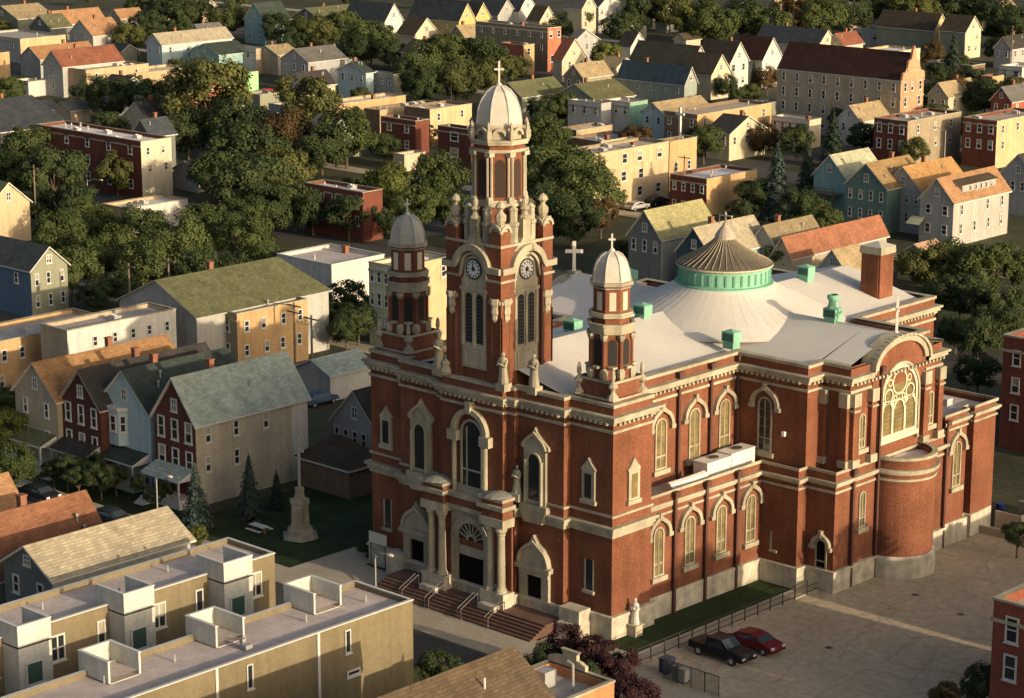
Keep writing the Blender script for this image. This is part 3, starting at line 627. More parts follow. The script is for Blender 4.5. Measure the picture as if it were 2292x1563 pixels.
b = MB(); b.ring(E1, E2, -.42, .95, 0, False); b.box(-.5,.5,-.2,.8,21.1,21.6); b.build('gable_coping', STONE, o)
cross(o, 21.5, 3.0, 1.7, .16, plain('white_stone', (.60,.57,.50), .7), (0,.3,0)).rotation_euler = (0,0,radians(130))
o = put('transept_window', None, CH, (6.44, 30.5, 12.35), pi/2)
A = arch(5.5, 6.3, 20); B = arch(5.0, 6.02, 20)
b = MB(); b.ring(A, [(p[0],max(p[1],.25)) for p in B], -.25, .03)
for xx in (-.95, .95): b.box(xx-.13, xx+.13, -.2, .02, .2, 3.3)
def circ(cx, cz, r, t=.14, n=20): b.ring([(cx+(r+t)*cos(2*pi*i/n), cz+(r+t)*sin(2*pi*i/n)) for i in range(n)], [(cx+r*cos(2*pi*i/n), cz+r*sin(2*pi*i/n)) for i in range(n)], -.2, .02)
circ(0, 4.75, .98); circ(-1.62, 3.72, .55); circ(1.62, 3.72, .55); circ(-.62, 3.42, .18, .1, 10); circ(.62, 3.42, .18, .1, 10); circ(-1.45, 4.9, .25, .1, 10); circ(1.45, 4.9, .25, .1, 10)
for cx in (-1.75, 0, 1.75): b.ring([(cx+.85*cos(pi*i/8), 2.45+.85*sin(pi*i/8)) for i in range(9)], [(cx+.66*cos(pi*i/8), 2.45+.66*sin(pi*i/8)) for i in range(9)], -.2, .02, 0, False)
b.ext([(-2.5,3.05),(-.95,2.95),(-.95,3.25),(-2.4,3.3)], -.12, .0); b.ext([(.95,2.95),(2.5,3.05),(2.4,3.3),(.95,3.25)], -.12, .0)
b.box(-2.9,2.9,-.4,.03,-.4,-.004); b.build('tracery', mat('cream_tracery', (.62,.53,.36), .8, .12, 1.0), o)
b = MB(); b.ext([(p[0],max(p[1],.2)) for p in B], -.05, .01); b.build('pane', GLASS_AMBER, o)
b = MB(); b.ring(semi(3.05,3.55,18), semi(2.8,3.55,18), -.34, .03, 0, False); b.box(2.8,3.05,-.34,.03,-.8,3.55); b.box(-3.05,-2.8,-.34,.03,-.8,3.55); b.build('arch_moulding', STONE, o)
b = MB()
for k in range(1, 10): b.box(-2.45,2.45,-.085,-.04,.3+k*.38,.35+k*.38)
b.build('glazing_bars', plain('bar_metal', (.10,.085,.05), .6), o)
for y in (26.4, 34.5, 23.75, 36.8):
    b = MB(); b.box(6.4,6.85,y-.38,y+.38,10.8,17.3,0); b.box(6.4,7.0,y-.5,y+.5,10.8,11.5,1); b.box(6.4,7.0,y-.5,y+.5,16.2,17.34,1); b.box(6.4,6.98,y-.46,y+.46,15.7,15.9,1); b.build('pilaster', [BRICK, STONE], CH)
for (x0,x1,y0,y1) in ((3.4,4.1,22.95,23.35),(5.7,6.4,22.95,23.35)):
    b = MB(); b.box(x0,x1,y0,y1,10.8,17.3,0); b.box(x0-.1,x1+.1,y0-.12,y1,10.8,11.4,1); b.box(x0-.1,x1+.1,y0-.12,y1,16.1,17.34,1); b.build('pilaster', [BRICK, STONE], CH)
# apse
o = put('apse', None, CH, (6.48, 31.0, 0)); r = 3.25
b = MB(); b.lathe([(r,0),(r,10.75)], 28, a0=-pi/2, a1=pi/2); b.lathe([(r-.35,10.75),(r-.35,10.2)], 28, a0=-pi/2, a1=pi/2); b.build('wall', BRICK, o)
b = MB()
for z0, z1, e in ((8.85,9.05,.12),(9.45,9.62,.2),(9.62,9.9,.36),(10.7,10.95,.12)): b.lathe([(r-.3,z0),(r+e,z0),(r+e,z1),(r-.36,z1)], 28, a0=-pi/2, a1=pi/2)
b.build('cornice', STONE, o)
b = MB(); b.lathe([(r+.28,0),(r+.28,1.75),(r+.0,1.98)], 28, a0=-pi/2, a1=pi/2); b.build('stone_base', RUBBLE, o)
b = MB(); b.lathe([(.01,10.45),(r-.36,10.3)], 28, a0=-pi/2, a1=pi/2); b.build('roof', flatroof((.55,.52,.47)), o)
b = MB(); a = radians(32); c, s = cos(a), sin(a)
for k, (u0, u1) in enumerate(((-.42, .42),)):
    b.face([(c*(r+.05)-s*u, s*(r+.05)+c*u, z) for u, z in ((u0,2.6),(u1,2.6),(u1,3.7),(u0,3.7))])
b.build('notice_plate', WHITE, o)
# downspouts, wall lamp
for (x,y,z0,z1) in ((-3.88,12.95,10,19.4),(-3.88,17.3,10,19.4),(-3.88,21.0,10,19.4),(-.38,8.35,0,10.6),(-.38,12.5,0,10.6),(-.38,16.75,0,10.6),(6.6,23.9,0,10.6),(6.6,27.55,0,19.0),(6.6,38.3,0,12)):
    b = MB(); b.box(x,x+.22,y-.14,y+.14,z0,z1); b.box(x-.05,x+.4,y-.3,y+.3,z1-.4,z1+.05); b.build('downspout', plain('rusty_downpipe', (.075,.03,.022), .7), CH)
b = MB(); b.box(-14+3.14,-14+3.32,3.2,3.45,19,31); b.build('downspout', plain('rusty_downpipe', (.075,.03,.022), .7), CH)
b = MB(); b.box(1.15,1.45,20.85,21.15,13.1,13.5); b.build('wall_lamp', plain('lamp_white', (.8,.78,.72), .4), CH)
# chimney
o = put('chimney', None, CH, (-8.1, 48.1, 0)); b = MB(); b.box(-1.1,1.1,-1.1,1.1,17,24.4)
b.box(.35,.9,-1.1-.08,-1.1,19,23.6); b.build('stack', BRICK, o)
b = MB(); b.band(rect(-1.1,-1.1,1.1,1.1),24.0,24.4,.14); b.box(-1.22,1.22,-1.22,1.22,24.4,24.7); b.build('cap', STONE, o)
b = MB(); b.face([(-1.2,-1.2,24.71),(1.2,-1.2,24.71),(0,0,25.15)]); b.face([(1.2,-1.2,24.71),(1.2,1.2,24.71),(0,0,25.15)]); b.face([(1.2,1.2,24.71),(-1.2,1.2,24.71),(0,0,25.15)]); b.face([(-1.2,1.2,24.71),(-1.2,-1.2,24.71),(0,0,25.15)]); b.build('cap_roof', TIN, o)
# rear steps and door of the sacristy side
awin(3.9, 46.8, 2.2, 1.1, 3.0, 'F', glass=DOORM, hood=.2, bars=0, mull=0, sill=False, name='side_door') if False else None

for k, (x, y) in enumerate(((17.5,24.5),(14.0,10.6),(12.0,26.0),(19.5,32.5))):
    r = tag(put('drain_cover', None, None, (x,y,.008)), 'dark round drain cover set in the parking lot concrete', 'drain cover', 'drain covers in the parking lot'); b = MB(); b.lathe([(.32,.0),(.32,.012),(.01,.014)],14); b.build('lid', IRON, r); b = MB(); b.lathe([(.5,0),(.5,.006),(.33,.007)],14); b.build('rim', WALK, r)

# ================================================================== BUILDINGS OF THE NEIGHBOURHOOD
RND = random.Random(7)
BLD = []                                            # (photo x, photo y, label) kept for describing trees
def base_of(x, y, H, xL, xR):
    p = at(x, y, H); w = along(p, (-1,0,0), xL) if xL is not None else 8.0; d = along(p, (0,1,0), xR) if xR is not None else 12.0
    return p, w, d
def grid(root, w, d, H, front, side, fr=None, gl=None, top=0.0, skip=0.12):
    for face, spec, span in (('F', front, w), ('S', side, d)):
        if not spec: continue
        n, rows, ww, wh = (list(spec)+[.85, 1.5])[:4] if len(spec) < 4 else spec
        for r in range(rows):
            z = H-top-2.35-r*2.9
            if z < .4: break
            for k in range(n):
                if face == 'S' and RND.random() < skip: continue
                u = span*(k+.5)/n + (RND.uniform(-.12,.12)*span/n if face == 'S' else 0)
                if face == 'F': window(root, -u, 0, z, ww, wh, 'F', fr, gl)
                else: window(root, 0, u, z, ww, wh, 'S', fr, gl)
def rooftop(root, w, d, z, n):
    for k in range(n):
        x, y = -RND.uniform(.15,.85)*w, RND.uniform(.08,.92)*d; t = RND.random(); b = MB()
        if t < .55: b.tube((0,0,0),(0,0,RND.uniform(.5,1.1)),.13,6); b.lathe([(.22,.45),(.22,.6),(.02,.7)],6); b.build('roof_vent', STEEL, root, (x,y,z))
        elif t < .66: b.box(-.35,.35,-.35,.35,0,.9); b.box(-.42,.42,-.42,.42,.9,1.02); b.build('chimney', brick((.22,.10,.06)), root, (x,y,z))
        else: b.box(-.6,.6,-.5,.5,0,.55); b.lathe([(.4,.55),(.4,.65)],10); b.build('roof_unit', STEEL, root, (x,y,z))
def done(root, label, x, y): BLD.append((x, y, label)); return root
def flat(label, x, y, H, xL, xR, wall, roof=None, wall2=None, front=None, side=None, par=.45, n=3, fr=None, cop=None, cat='apartment house', band=True):
    p, w, d = base_of(x, y, H, xL, xR); w2 = wall2 or wall; roof = roof or flatroof((.40,.37,.33))
    r = thing('flat_roofed_building', label, cat, (p[0], p[1], 0)); b = MB()
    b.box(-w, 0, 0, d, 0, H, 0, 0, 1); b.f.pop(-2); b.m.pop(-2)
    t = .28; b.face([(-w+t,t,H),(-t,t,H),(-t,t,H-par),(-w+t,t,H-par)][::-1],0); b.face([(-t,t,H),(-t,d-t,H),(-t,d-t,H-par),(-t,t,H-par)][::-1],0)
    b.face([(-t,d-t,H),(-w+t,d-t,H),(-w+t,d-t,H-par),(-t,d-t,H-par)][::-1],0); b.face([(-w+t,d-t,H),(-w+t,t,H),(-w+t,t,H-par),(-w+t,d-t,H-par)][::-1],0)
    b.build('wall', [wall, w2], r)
    b = MB(); b.band([(-w+t,t),(-t,t),(-t,d-t),(-w+t,d-t)], H, H+.12, t+.06); b.build('coping', cop or STONE, r)
    b = MB(); b.face([(-w+t,t,H-par+.005),(-t,t,H-par+.005),(-t,d-t,H-par+.005),(-w+t,d-t,H-par+.005)]); b.build('roof', roof, r)
    if band and front: b = MB(); b.box(-w-.02,.02,-.10,.0,H-1.0,H-.75); b.build('cornice', cop or STONE, r)
    grid(r, w, d, H, front, side, fr); rooftop(r, w, d, H-par, n)
    return done(r, label, x, y), w, d
def slabroof(b, a, c, e, f, t=.18):                  # a,c eave ends, e,f ridge ends (counter-clockwise from above)
    b.face([a, c, e, f], 0)
    for p, q in ((a,c),(c,e),(f,a)): b.face([(p[0],p[1],p[2]-t),(q[0],q[1],q[2]-t),q,p], 1)
    b.face([(f[0],f[1],f[2]-t),(e[0],e[1],e[2]-t),(c[0],c[1],c[2]-t),(a[0],a[1],a[2]-t)], 1)
def gab(label, x, y, H, xL, xR, rise, wall, roof, axis='y', wall2=None, front=None, side=None, hip=0.0, ov=.35, attic=True, chim=1, fr=None, cat='house', trim=None, porch=None, bay=False, glz=None):
    p, w, d = base_of(x, y, H, xL, xR); w2 = wall2 or wall; trim = trim or WHITE
    r = thing('hip_roofed_house' if hip and axis == 'h' else 'gabled_house', label, cat, (p[0], p[1], 0)); Z = H+rise; b = MB()
    b.box(-w, 0, 0, d, 0, H, 0, 0, 1); b.f.pop(-2); b.m.pop(-2)
    R = MB(); e = ov*rise/((w if axis == 'y' else d)/2); ze = H-e
    if axis == 'y':
        b.face([(-w,0,H),(0,0,H),(-w/2,0,Z)],0)
        if not hip: b.face([(0,d,H),(-w,d,H),(-w/2,d,Z)],0)
        y0, y1 = -ov, d+ov; yr = d-hip if hip else y1
        slabroof(R, (ov,y0,ze),(ov,y1,ze),(-w/2,yr,Z),(-w/2,y0,Z)); slabroof(R, (-w-ov,y1,ze),(-w-ov,y0,ze),(-w/2,y0,Z),(-w/2,yr,Z))
        if hip: R.face([(ov,y1,ze),(-w-ov,y1,ze),(-w/2,yr,Z)],0)
    elif axis == 'x':
        b.face([(0,0,H),(0,d,H),(0,d/2,Z)],1); b.face([(-w,d,H),(-w,0,H),(-w,d/2,Z)],0)
        slabroof(R, (-w-ov,-ov,ze),(ov,-ov,ze),(ov,d/2,Z),(-w-ov,d/2,Z)); slabroof(R, (ov,d+ov,ze),(-w-ov,d+ov,ze),(-w-ov,d/2,Z),(ov,d/2,Z))
    else:
        h = hip; x0,x1,y0,y1 = -w-ov, ov, -ov, d+ov
        if d >= w:
            a, c = (-w/2, h, Z), (-w/2, d-h, Z)
            R.face([(x1,y0,ze),(x1,y1,ze),c,a],0); R.face([(x0,y1,ze),(x0,y0,ze),a,c],0); R.face([(x0,y0,ze),(x1,y0,ze),a],0); R.face([(x1,y1,ze),(x0,y1,ze),c],0)
        else:
            a, c = (-w+h, d/2, Z), (-h, d/2, Z)
            R.face([(x0,y0,ze),(x1,y0,ze),c,a],0); R.face([(x1,y1,ze),(x0,y1,ze),a,c],0); R.face([(x1,y0,ze),(x1,y1,ze),c],0); R.face([(x0,y1,ze),(x0,y0,ze),a],0)
        R.band([(x0,y0),(x1,y0),(x1,y1),(x0,y1)], ze-.2, ze-.005, .02, 1)
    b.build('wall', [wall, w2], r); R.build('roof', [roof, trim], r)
    grid(r, w, d, H, front, side, fr, glz)
    if attic and axis == 'y': window(r, -w/2, 0, H+rise*.12, min(.9,w*.2), min(1.3,rise*.45), 'F', fr, None, 1, 2 if w > 4.5 else 1)
    if attic and axis == 'x': window(r, 0, d/2, H+rise*.12, min(.9,d*.2), min(1.3,rise*.45), 'S', fr, None, 1, 2 if d > 4.5 else 1)
    if chim:
        if axis == 'y': q = (-w/2-.5, d*RND.uniform(.3,.7), Z-.6)
        elif axis == 'x': q = (-w*RND.uniform(.3,.7), d/2+.5, Z-.6)
        else: q = (-w*.5, d*.5, Z-.5)
        c = MB(); c.box(-.3,.3,-.3,.3,-.6,1.3); c.box(-.36,.36,-.36,.36,1.3,1.42); c.build('chimney', brick((.22,.10,.06)), r, q)
        if axis == 'y' and hip == 0:
            for k in range(RND.randint(1,2)):
                f = RND.uniform(.3,.7); c = MB(); c.tube((0,0,-.2),(0,0,.6),.09,6); c.lathe([(.16,.5),(.16,.62),(.02,.68)],6); c.build('roof_vent', STEEL, r, (-w/2*(1-f)+ov*f*0-w/2*0, d*RND.uniform(.1,.9), Z-rise*f))
    if porch:
        pm = MB(); pw = w*.86; pm.box(-pw/2,pw/2,-1.9,-.02,0,.9,0); 
        pm.face([(-pw/2-.2,-2.1,2.9),(pw/2+.2,-2.1,2.9),(pw/2+.2,-.02,3.7),(-pw/2-.2,-.02,3.7)],1); pm.face([(-pw/2-.2,-2.1,2.75),(-pw/2-.2,-2.1,2.9),(-pw/2-.2,-.02,3.7),(-pw/2-.2,-.02,2.75)],0); pm.face([(pw/2+.2,-2.1,2.9),(pw/2+.2,-2.1,2.75),(pw/2+.2,-.02,2.75),(pw/2+.2,-.02,3.7)],0)
        pm.face([(-pw/2-.2,-2.1,2.7),(pw/2+.2,-2.1,2.7),(pw/2+.2,-2.1,2.9),(-pw/2-.2,-2.1,2.9)],0)
        for k in range(4): pm.box(-pw/2+k*(pw-.16)/3,-pw/2+k*(pw-.16)/3+.16,-1.98,-1.82,.9,2.7,0)
        for k in range(5): pm.box(-pw/2+.1,-pw/2+1.5,-1.9-.3*(k+1),-1.9-.3*k,0,.9-.17*(k+1)+.001*k,0)
        pm.build('porch', [trim, porch], r, (-w/2,0,0))
    if bay:
        bm = MB(); Q = [(-1.35,0),(-.75,-.75),(.75,-.75),(1.35,0)]; bm.prism(Q+[(1.35,.02),(-1.35,.02)], H-4.1, H-.5, 0); bm.band(Q+[(1.35,.02),(-1.35,.02)], H-.5, H-.25, .15, 1, (3,4,5)); bm.prism(offs(Q+[(1.35,.02),(-1.35,.02)],.15), H-.25, H-.2, 1)
        o = bm.build('bay_window', [wall, trim], r, (-w*.62,0,0)); window(o, 0, -.75, H-2.7, 1.0, 1.7, 'F', fr)
        for s in (-1, 1):
            q = window(o, s*1.05, -.375, H-2.7, .6, 1.7, 'F', fr); q.rotation_euler = (0,0,s*radians(51))
    return done(r, label, x, y), w, d

# palette (real surface colours)
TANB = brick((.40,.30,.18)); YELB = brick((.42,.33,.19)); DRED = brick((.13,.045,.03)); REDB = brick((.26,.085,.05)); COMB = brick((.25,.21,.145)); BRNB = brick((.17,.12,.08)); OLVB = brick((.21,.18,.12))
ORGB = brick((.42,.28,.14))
sGREY = siding((.30,.31,.30)); sLG = siding((0.352,0.352,0.32)); sWHT = siding((0.496,0.48,0.432)); sCRM = siding((0.48,0.416,0.288)); sYEL = siding((.44,.34,.13)); sTEAL = siding((.24,.38,.36)); sBLUE = siding((.10,.15,.21)); sLB = siding((.36,.46,.47)); sTAN = siding((.36,.30,.21)); sDG = siding((.13,.14,.13)); sGRN = siding((.12,.19,.16)); sOLV = siding((.22,.23,.16)); sNAVY = siding((.05,.08,.10)); sPG = siding((.42,.45,.30)); sBGRN = siding((.30,.62,.27))
rDG = shingle((.045,.06,.05)); rGRN = shingle((.34,.40,.34)); rOLV = shingle((.125,.13,.068)); rORG = shingle((.33,.19,.10)); rRED = shingle((.21,.085,.055)); rBRN = shingle((.075,.06,.04)); rDK = shingle((.05,.047,.043)); rGRY = shingle((.13,.13,.12)); rTAN = shingle((.33,.26,.15)); rCRM = shingle((.34,.30,.215)); rSLT = shingle((.055,.065,.07)); rPCH = shingle((.48,.31,.20)); rDRK = shingle((.055,.028,.022)); rLIM = shingle((.30,.28,.14))
fW = flatroof((.60,.57,.53)); fG = flatroof((.33,.31,.28)); fT = flatroof((.42,.35,.26)); fD = flatroof((.16,.15,.14)); fMV = flatroof((.43,.375,.345))

# ---- row of four houses and their neighbours, left of the church
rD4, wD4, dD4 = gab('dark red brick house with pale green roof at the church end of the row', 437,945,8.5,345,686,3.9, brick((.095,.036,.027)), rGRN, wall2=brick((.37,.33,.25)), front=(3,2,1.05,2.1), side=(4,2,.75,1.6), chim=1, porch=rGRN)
b = MB(); b.box(.003,.06,dD4-2.0,dD4+.05,0,8.45); b.build('rear_siding', sWHT, rD4)
gab('light blue frame house with dark green roof and white bay window', 335,923,8.0,224,560,3.6, sLB, rDG, front=None, bay=True, porch=rDG, chim=1)
gab('dark brick house with twin attic windows between tan and blue houses', 224,911,7.8,138,500,3.3, brick((.085,.034,.026)), rDK, front=(3,2,.95,2.0), porch=rDK, trim=mat('grey_trim',(.33,.31,.28),.7))
gab('tan frame house with orange brown roof at the left of the row', 127,893,7.6,33,418,3.2, sTAN, shingle((.30,.17,.08)), front=(2,2,.8,1.6), side=(3,1), porch=rOLV)
r, w, d = flat('long low orange brick building with white side windows at left', -70,780,6.6,-160,255, ORGB, fG, None, None, (7,2,.8,1.4), n=2, fr=WHITE, cat='shop building')
flat('pale tan flat building with white end wall behind the orange one', 150,742,8.6,90,393, sTAN, fG, sWHT, None, (6,2,.7,1.2), n=2, cat='apartment house')
flat('cream rear addition with four sash windows beside orange brick wall', 257,738,7.4,240,346, sCRM, fW, None, None, (4,1,.8,1.4), n=0)
gab('big hall with olive green hip roof and pale grey siding', 440,708,7.6,268,735,3.3, sLG, rOLV, hip=1.8, attic=False, chim=1, cat='hall', trim=sLG)
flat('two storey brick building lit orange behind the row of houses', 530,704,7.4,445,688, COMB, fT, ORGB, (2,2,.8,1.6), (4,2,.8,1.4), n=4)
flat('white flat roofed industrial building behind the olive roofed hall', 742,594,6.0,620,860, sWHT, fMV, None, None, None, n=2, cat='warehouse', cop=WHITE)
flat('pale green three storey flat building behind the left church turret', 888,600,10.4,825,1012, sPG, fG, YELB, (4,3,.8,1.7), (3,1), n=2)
gab('blue grey house with lit gable at the left edge', 68,602,6.6,-60,150,2.6, sBLUE, rSLT, 'x', wall2=sOLV, front=(2,1), side=(3,2,.7,1.6), chim=0)
gab('white walled garage with green shingle roof near the utility poles', 739,838,3.2,660,835,1.3, sLG, rGRN, wall2=sWHT, attic=False, chim=0, cat='garage')
gab('grey cottage with attic dormer tucked behind the church corner', 845,960,5.2,745,945,3.4, sGREY, rDK, wall2=sGREY, front=(5,1,.75,1.5), chim=0)
gab('low dark brown outbuilding with hip roof beside the church lawn', 781,1046,3.3,668,860,2.0, BRNB, rBRN, 'h', hip=2.6, chim=0, cat='garage')
gab('long pale beige roofed house behind the modern townhouses', 117,1293,9.0,8,425,1.9, sDG, rCRM, wall2=sLG, front=(2,1), side=(7,1,1.0,.9), chim=0)
gab('house with long rust brown shingle roof near left edge', -40,1300,7.0,-150,246,3.9, sOLV, shingle((.20,.095,.055)), wall2=sOLV, chim=1)
gab('house with small orange roof at the left picture edge', -60,1205,6.5,-160,67,3.8, sOLV, rORG, chim=0)
flat('dark red brick apartment block with cream end wall among trees', 315,318,9.6,80,383, DRED, fW, siding((.50,.45,.33)), (5,3,1.1,1.6), (2,2,.7,1.3), n=9)
flat('low white roofed garage in front of the cream end wall', 283,468,4.0,228,420, TANB, fW, sWHT, n=1, cat='garage')
gab('cream frame house with round attic window at left edge', -28,462,6.2,-120,66,3.2, sCRM, rOLV, 'x', wall2=siding((.46,.36,.22)), chim=0)
flat('dark brick three flat with white roof behind left turret trees', 812,432,7.6,683,856, DRED, fW, None, (5,3,.8,1.6), None, n=4)
gab('small grey garage with pale gable among the left trees', 441,385,3.6,388,470,1.6, sLG, rGRY, chim=0, cat='garage')
flat('low grey flat building below the white warehouse trees', 980,800,5.0,940,1010, sGREY, fG, None, n=0) if False else None
# ---- upper left
gab('tan roofed house at the top left corner', 40,42,6.0,-30,120,3.0, sOLV, rTAN, chim=1)
gab('house with olive roof between tan and orange roofs', 113,62,6.0,66,160,3.0, sDG, rOLV, chim=1)
gab('grey gabled house with orange roof, farther of the orange pair', 134,54,6.0,100,236,3.2, sLG, rORG, chim=1)
gab('grey gabled house with orange roof, nearer of the orange pair', 208,79,6.0,155,275,3.6, sLG, rORG, front=(2,1), chim=1)
gab('small orange roofed house by the upper left trees', 270,40,4.8,245,322,2.2, sTAN, rORG, chim=0)
flat('yellow brick flat building with grey roof at upper left', 45,88,6.0,-60,147, sLG, fG, YELB, (3,1), None, n=1)
gab('low house with long orange roof behind yellow brick building', 90,132,4.6,45,218,2.6, sGREY, shingle((.32,.18,.09)), chim=1)
gab('grey gabled house with red brown roof at upper left', 140,148,7.0,96,275,3.2, sLG, rRED, front=(1,2), side=(5,1), chim=1)
flat('long tan brick flat building with shaded side at upper left', 192,158,6.4,138,332, TANB, fT, None, None, (3,1), n=3)
flat('low flat building with cream roof before the tall olive tree', 305,165,4.6,250,428, TANB, flatroof((.55,.46,.32)), n=2)
flat('tan brick flat at the far left edge', -30,122,7.2,-100,21, TANB, fT, ORGB, n=0)
gab('pale blue gabled house with cream roof at upper left', 362,99,6.0,328,520,2.4, sLB, rCRM, front=(2,1), side=(4,1), chim=1)
gab('grey green cottage in front of the pale blue house', 490,122,5.0,425,560,2.2, sTEAL, rDG, front=(2,1), chim=0)
flat('white fronted flat building left of the tan gable', 573,110,6.0,502,600, sWHT, fT, sTAN, (2,1,1.2,1.8), n=1)
gab('small tan gable house behind dark tree at upper left', 622,122,5.0,570,668,1.8, sTAN, rTAN, chim=1)
gab('grey house with wide grey roof right of the tan gable', 690,138,6.0,628,775,2.6, sGREY, rGRY, front=(3,1), chim=1)
flat('white porch fronted flat building beside the grey roof', 772,135,5.6,693,800, sWHT, fG, sGREY, (3,1,1.2,1.8), n=0)
gab('tall narrow teal house with steep gable at the top', 593,45,6.6,547,650,4.2, sTEAL, rDG, front=(2,2), chim=0)
gab('dark roofed bungalow under the trees at the top', 715,42,4.5,655,810,2.6, sDG, rOLV, chim=1)
flat('bright green painted wall beside the tall olive tree', 553,163,5.0,520,578, sBGRN, fG, sBGRN, n=0, cat='garage')
gab('wide dark slate roofed building left of the brick apartments', -40,300,6.0,-200,152,4.2, sDG, rSLT, attic=False, chim=1)
gab('slate roofed house directly behind the brick apartments', 338,303,7.0,296,392,2.6, sDG, rSLT, attic=False, chim=1)
gab('cream gabled house at the top edge above the olive trees', 452,20,5.5,400,490,2.4, sCRM, rTAN, 'x', chim=0)
# ---- upper middle
gab('tall white house with lit gable and dark roof at top', 861,46,7.0,770,901,4.2, sWHT, rSLT, 'x', front=(3,1), chim=0)
gab('cream house with brown porch roof right of white gable', 927,78,5.2,888,982,4.0, sCRM, rBRN, 'x', side=(3,1), chim=0)
gab('yellow house with lit gable, left of the yellow pair', 1027,45,7.0,915,1063,4.2, sYEL, rSLT, 'x', wall2=sYEL, front=(2,1), chim=0)
gab('yellow house with lit gable, right of the yellow pair', 1063,40,6.8,960,1097,3.8, sYEL, rDK, 'x', wall2=sYEL, chim=0)
gab('grey house with pointed gable right of the yellow pair', 1114,33,6.4,1040,1155,4.0, sGREY, rSLT, 'x', chim=0)
gab('white grey house with tall gable and side windows at top', 1161,24,7.2,1105,1201,4.4, sWHT, rSLT, 'x', side=(2,2), chim=0)
gab('small cream gable behind the red brick three flat', 1207,46,5.4,1180,1244,3.6, sCRM, rBRN, 'x', side=(2,1), chim=0)
flat('three storey flat with red front bay and grey brick side', 1226,64,10.4,1064,1256, OLVB, fT, brick((.36,.135,.08)), (6,2,.8,1.3), (2,3,1.2,1.7), n=2, cop=CREAM)
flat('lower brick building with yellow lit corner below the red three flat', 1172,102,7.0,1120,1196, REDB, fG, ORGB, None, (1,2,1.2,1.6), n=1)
gab('white gabled house with brown steep roof right of red three flat', 1258,132,5.4,1238,1312,4.4, sCRM, rRED, 'x', side=(2,1), chim=0)
gab('grey dormered house behind the white gable', 1283,93,6.4,1268,1340,2.6, sGREY, rGRY, 'x', side=(3,1), chim=0)
gab('cream house at the top between dark trees', 1302,18,7.5,1262,1334,3.4, sCRM, rGRY, 'x', side=(2,2), chim=0)
gab('white blue house with two storeys of windows at the top', 1340,14,7.5,1315,1390,3.4, sWHT, rSLT, 'x', side=(3,2), chim=0)
gab('cream house with porch at the top right of the white blue house', 1462,10,7.0,1430,1505,3.0, sCRM, rBRN, 'x', side=(3,2), chim=0)
gab('light blue house with bay front behind the flat yellow roofs', 819,162,6.0,757,836,2.0, sLB, rDG, front=(3,1,.9,1.7), attic=True, chim=1)
flat('small grey fronted flat right of the light blue house', 881,168,5.6,828,899, sGREY, fD, sOLV, (3,1,.8,1.6), n=0)
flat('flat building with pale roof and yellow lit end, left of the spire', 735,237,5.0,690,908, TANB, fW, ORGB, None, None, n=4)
flat('long low building with grey roof beside the yellow lit end', 850,248,5.0,815,986, BRNB, fG, TANB, n=5)
flat('flat building with yellow wall just left of the main dome', 962,246,6.0,905,1056, BRNB, fT, YELB, None, (2,1), n=2)
flat('dark brick two flat left of the red brown tree', 930,272,7.4,852,960, DRED, fW, None, (2,2,1.2,1.5), n=2)
flat('dark brick two flat with white windows beside the spire', 1054,292,7.4,980,1080, brick((.10,.04,.03)), fD, None, (1,2,2.0,1.7), n=2)
flat('low cream shed under the red brown tree', 905,348,3.0,880,952, sCRM, fT, sCRM, n=0, cat='garage')
gab('house with dull green roof right of the main cross', 1168,216,5.0,1108,1266,2.6, sOLV, rOLV, attic=False, chim=1)
gab('house with wide dull green roof behind the white flats', 1335,224,5.0,1240,1420,2.8, sOLV, shingle((.12,.12,.06)), attic=False, chim=1)
flat('white flat building with three front windows', 1346,233,6.0,1271,1368, sWHT, fT, sLG, (3,1,.9,1.6), n=2)
flat('white flat building with pale green side wall', 1410,231,6.2,1349,1450, sWHT, fT, siding((.20,.38,.27)), (3,1,.9,1.6), n=1)
gab('pale grey gabled cottage in front of the tan roof', 1487,254,5.8,1437,1590,1.9, sLB, rTAN, front=(2,1), chim=0)
flat('low flat building with pale roof right of the main dome', 1290,293,4.0,1250,1372, BRNB, fW, TANB, n=3, cat='garage')
flat('low flat building with tan roof behind the cream three flat', 1345,318,4.2,1275,1440, BRNB, fG, YELB, n=4, cat='garage')
gab('grey house with dark green roof and pointed grey gable', 1543,150,6.0,1408,1589,4.4, sGREY, shingle((.06,.062,.045)), 'x', front=(4,1), side=(2,1), chim=0)
gab('house with long slate blue roof and green grey siding', 1532,186,4.6,1383,1560,3.4, siding((.26,.30,.25)), shingle((.05,.075,.095)), 'x', front=(5,1,.7,1.2), chim=1)
gab('small white gable left of the dark green roof', 1411,103,5.0,1385,1446,3.2, sWHT, rDK, 'x', chim=0)
# ---- upper right
gab('cream gabled house, lowest of the lit gable row', 1592,165,5.8,1530,1635,4.0, sCRM, rBRN, 'x', side=(2,1), chim=0)
gab('white gabled house with balcony in the lit gable row', 1634,138,6.8,1560,1675,4.2, sWHT, shingle((.06,.05,.04)), 'x', side=(2,2,1.0,1.6), chim=1)
gab('white gabled house with triple attic window in the lit gable row', 1706,132,6.8,1640,1750,4.6, sWHT, rDRK, 'x', side=(2,1), chim=0)
gab('cream house with long dark green roof above the gable row', 1830,102,5.0,1690,1872,3.6, sCRM, rSLT, 'x', side=(2,1), chim=1)
gab('small house with red roof beside cream gable', 1888,100,5.0,1850,1932,2.6, sCRM, rRED, chim=1)
flat('long white flat roofed building with porch posts at upper right', 2081,80,4.4,1908,2100, sLG, fW, sWHT, (5,1,1.4,1.8), n=0)
gab('brown roofed house with yellow gable end at upper right', 2090,66,6.4,1962,2122,3.8, sOLV, rBRN, 'x', wall2=sYEL, side=(2,2), chim=1)
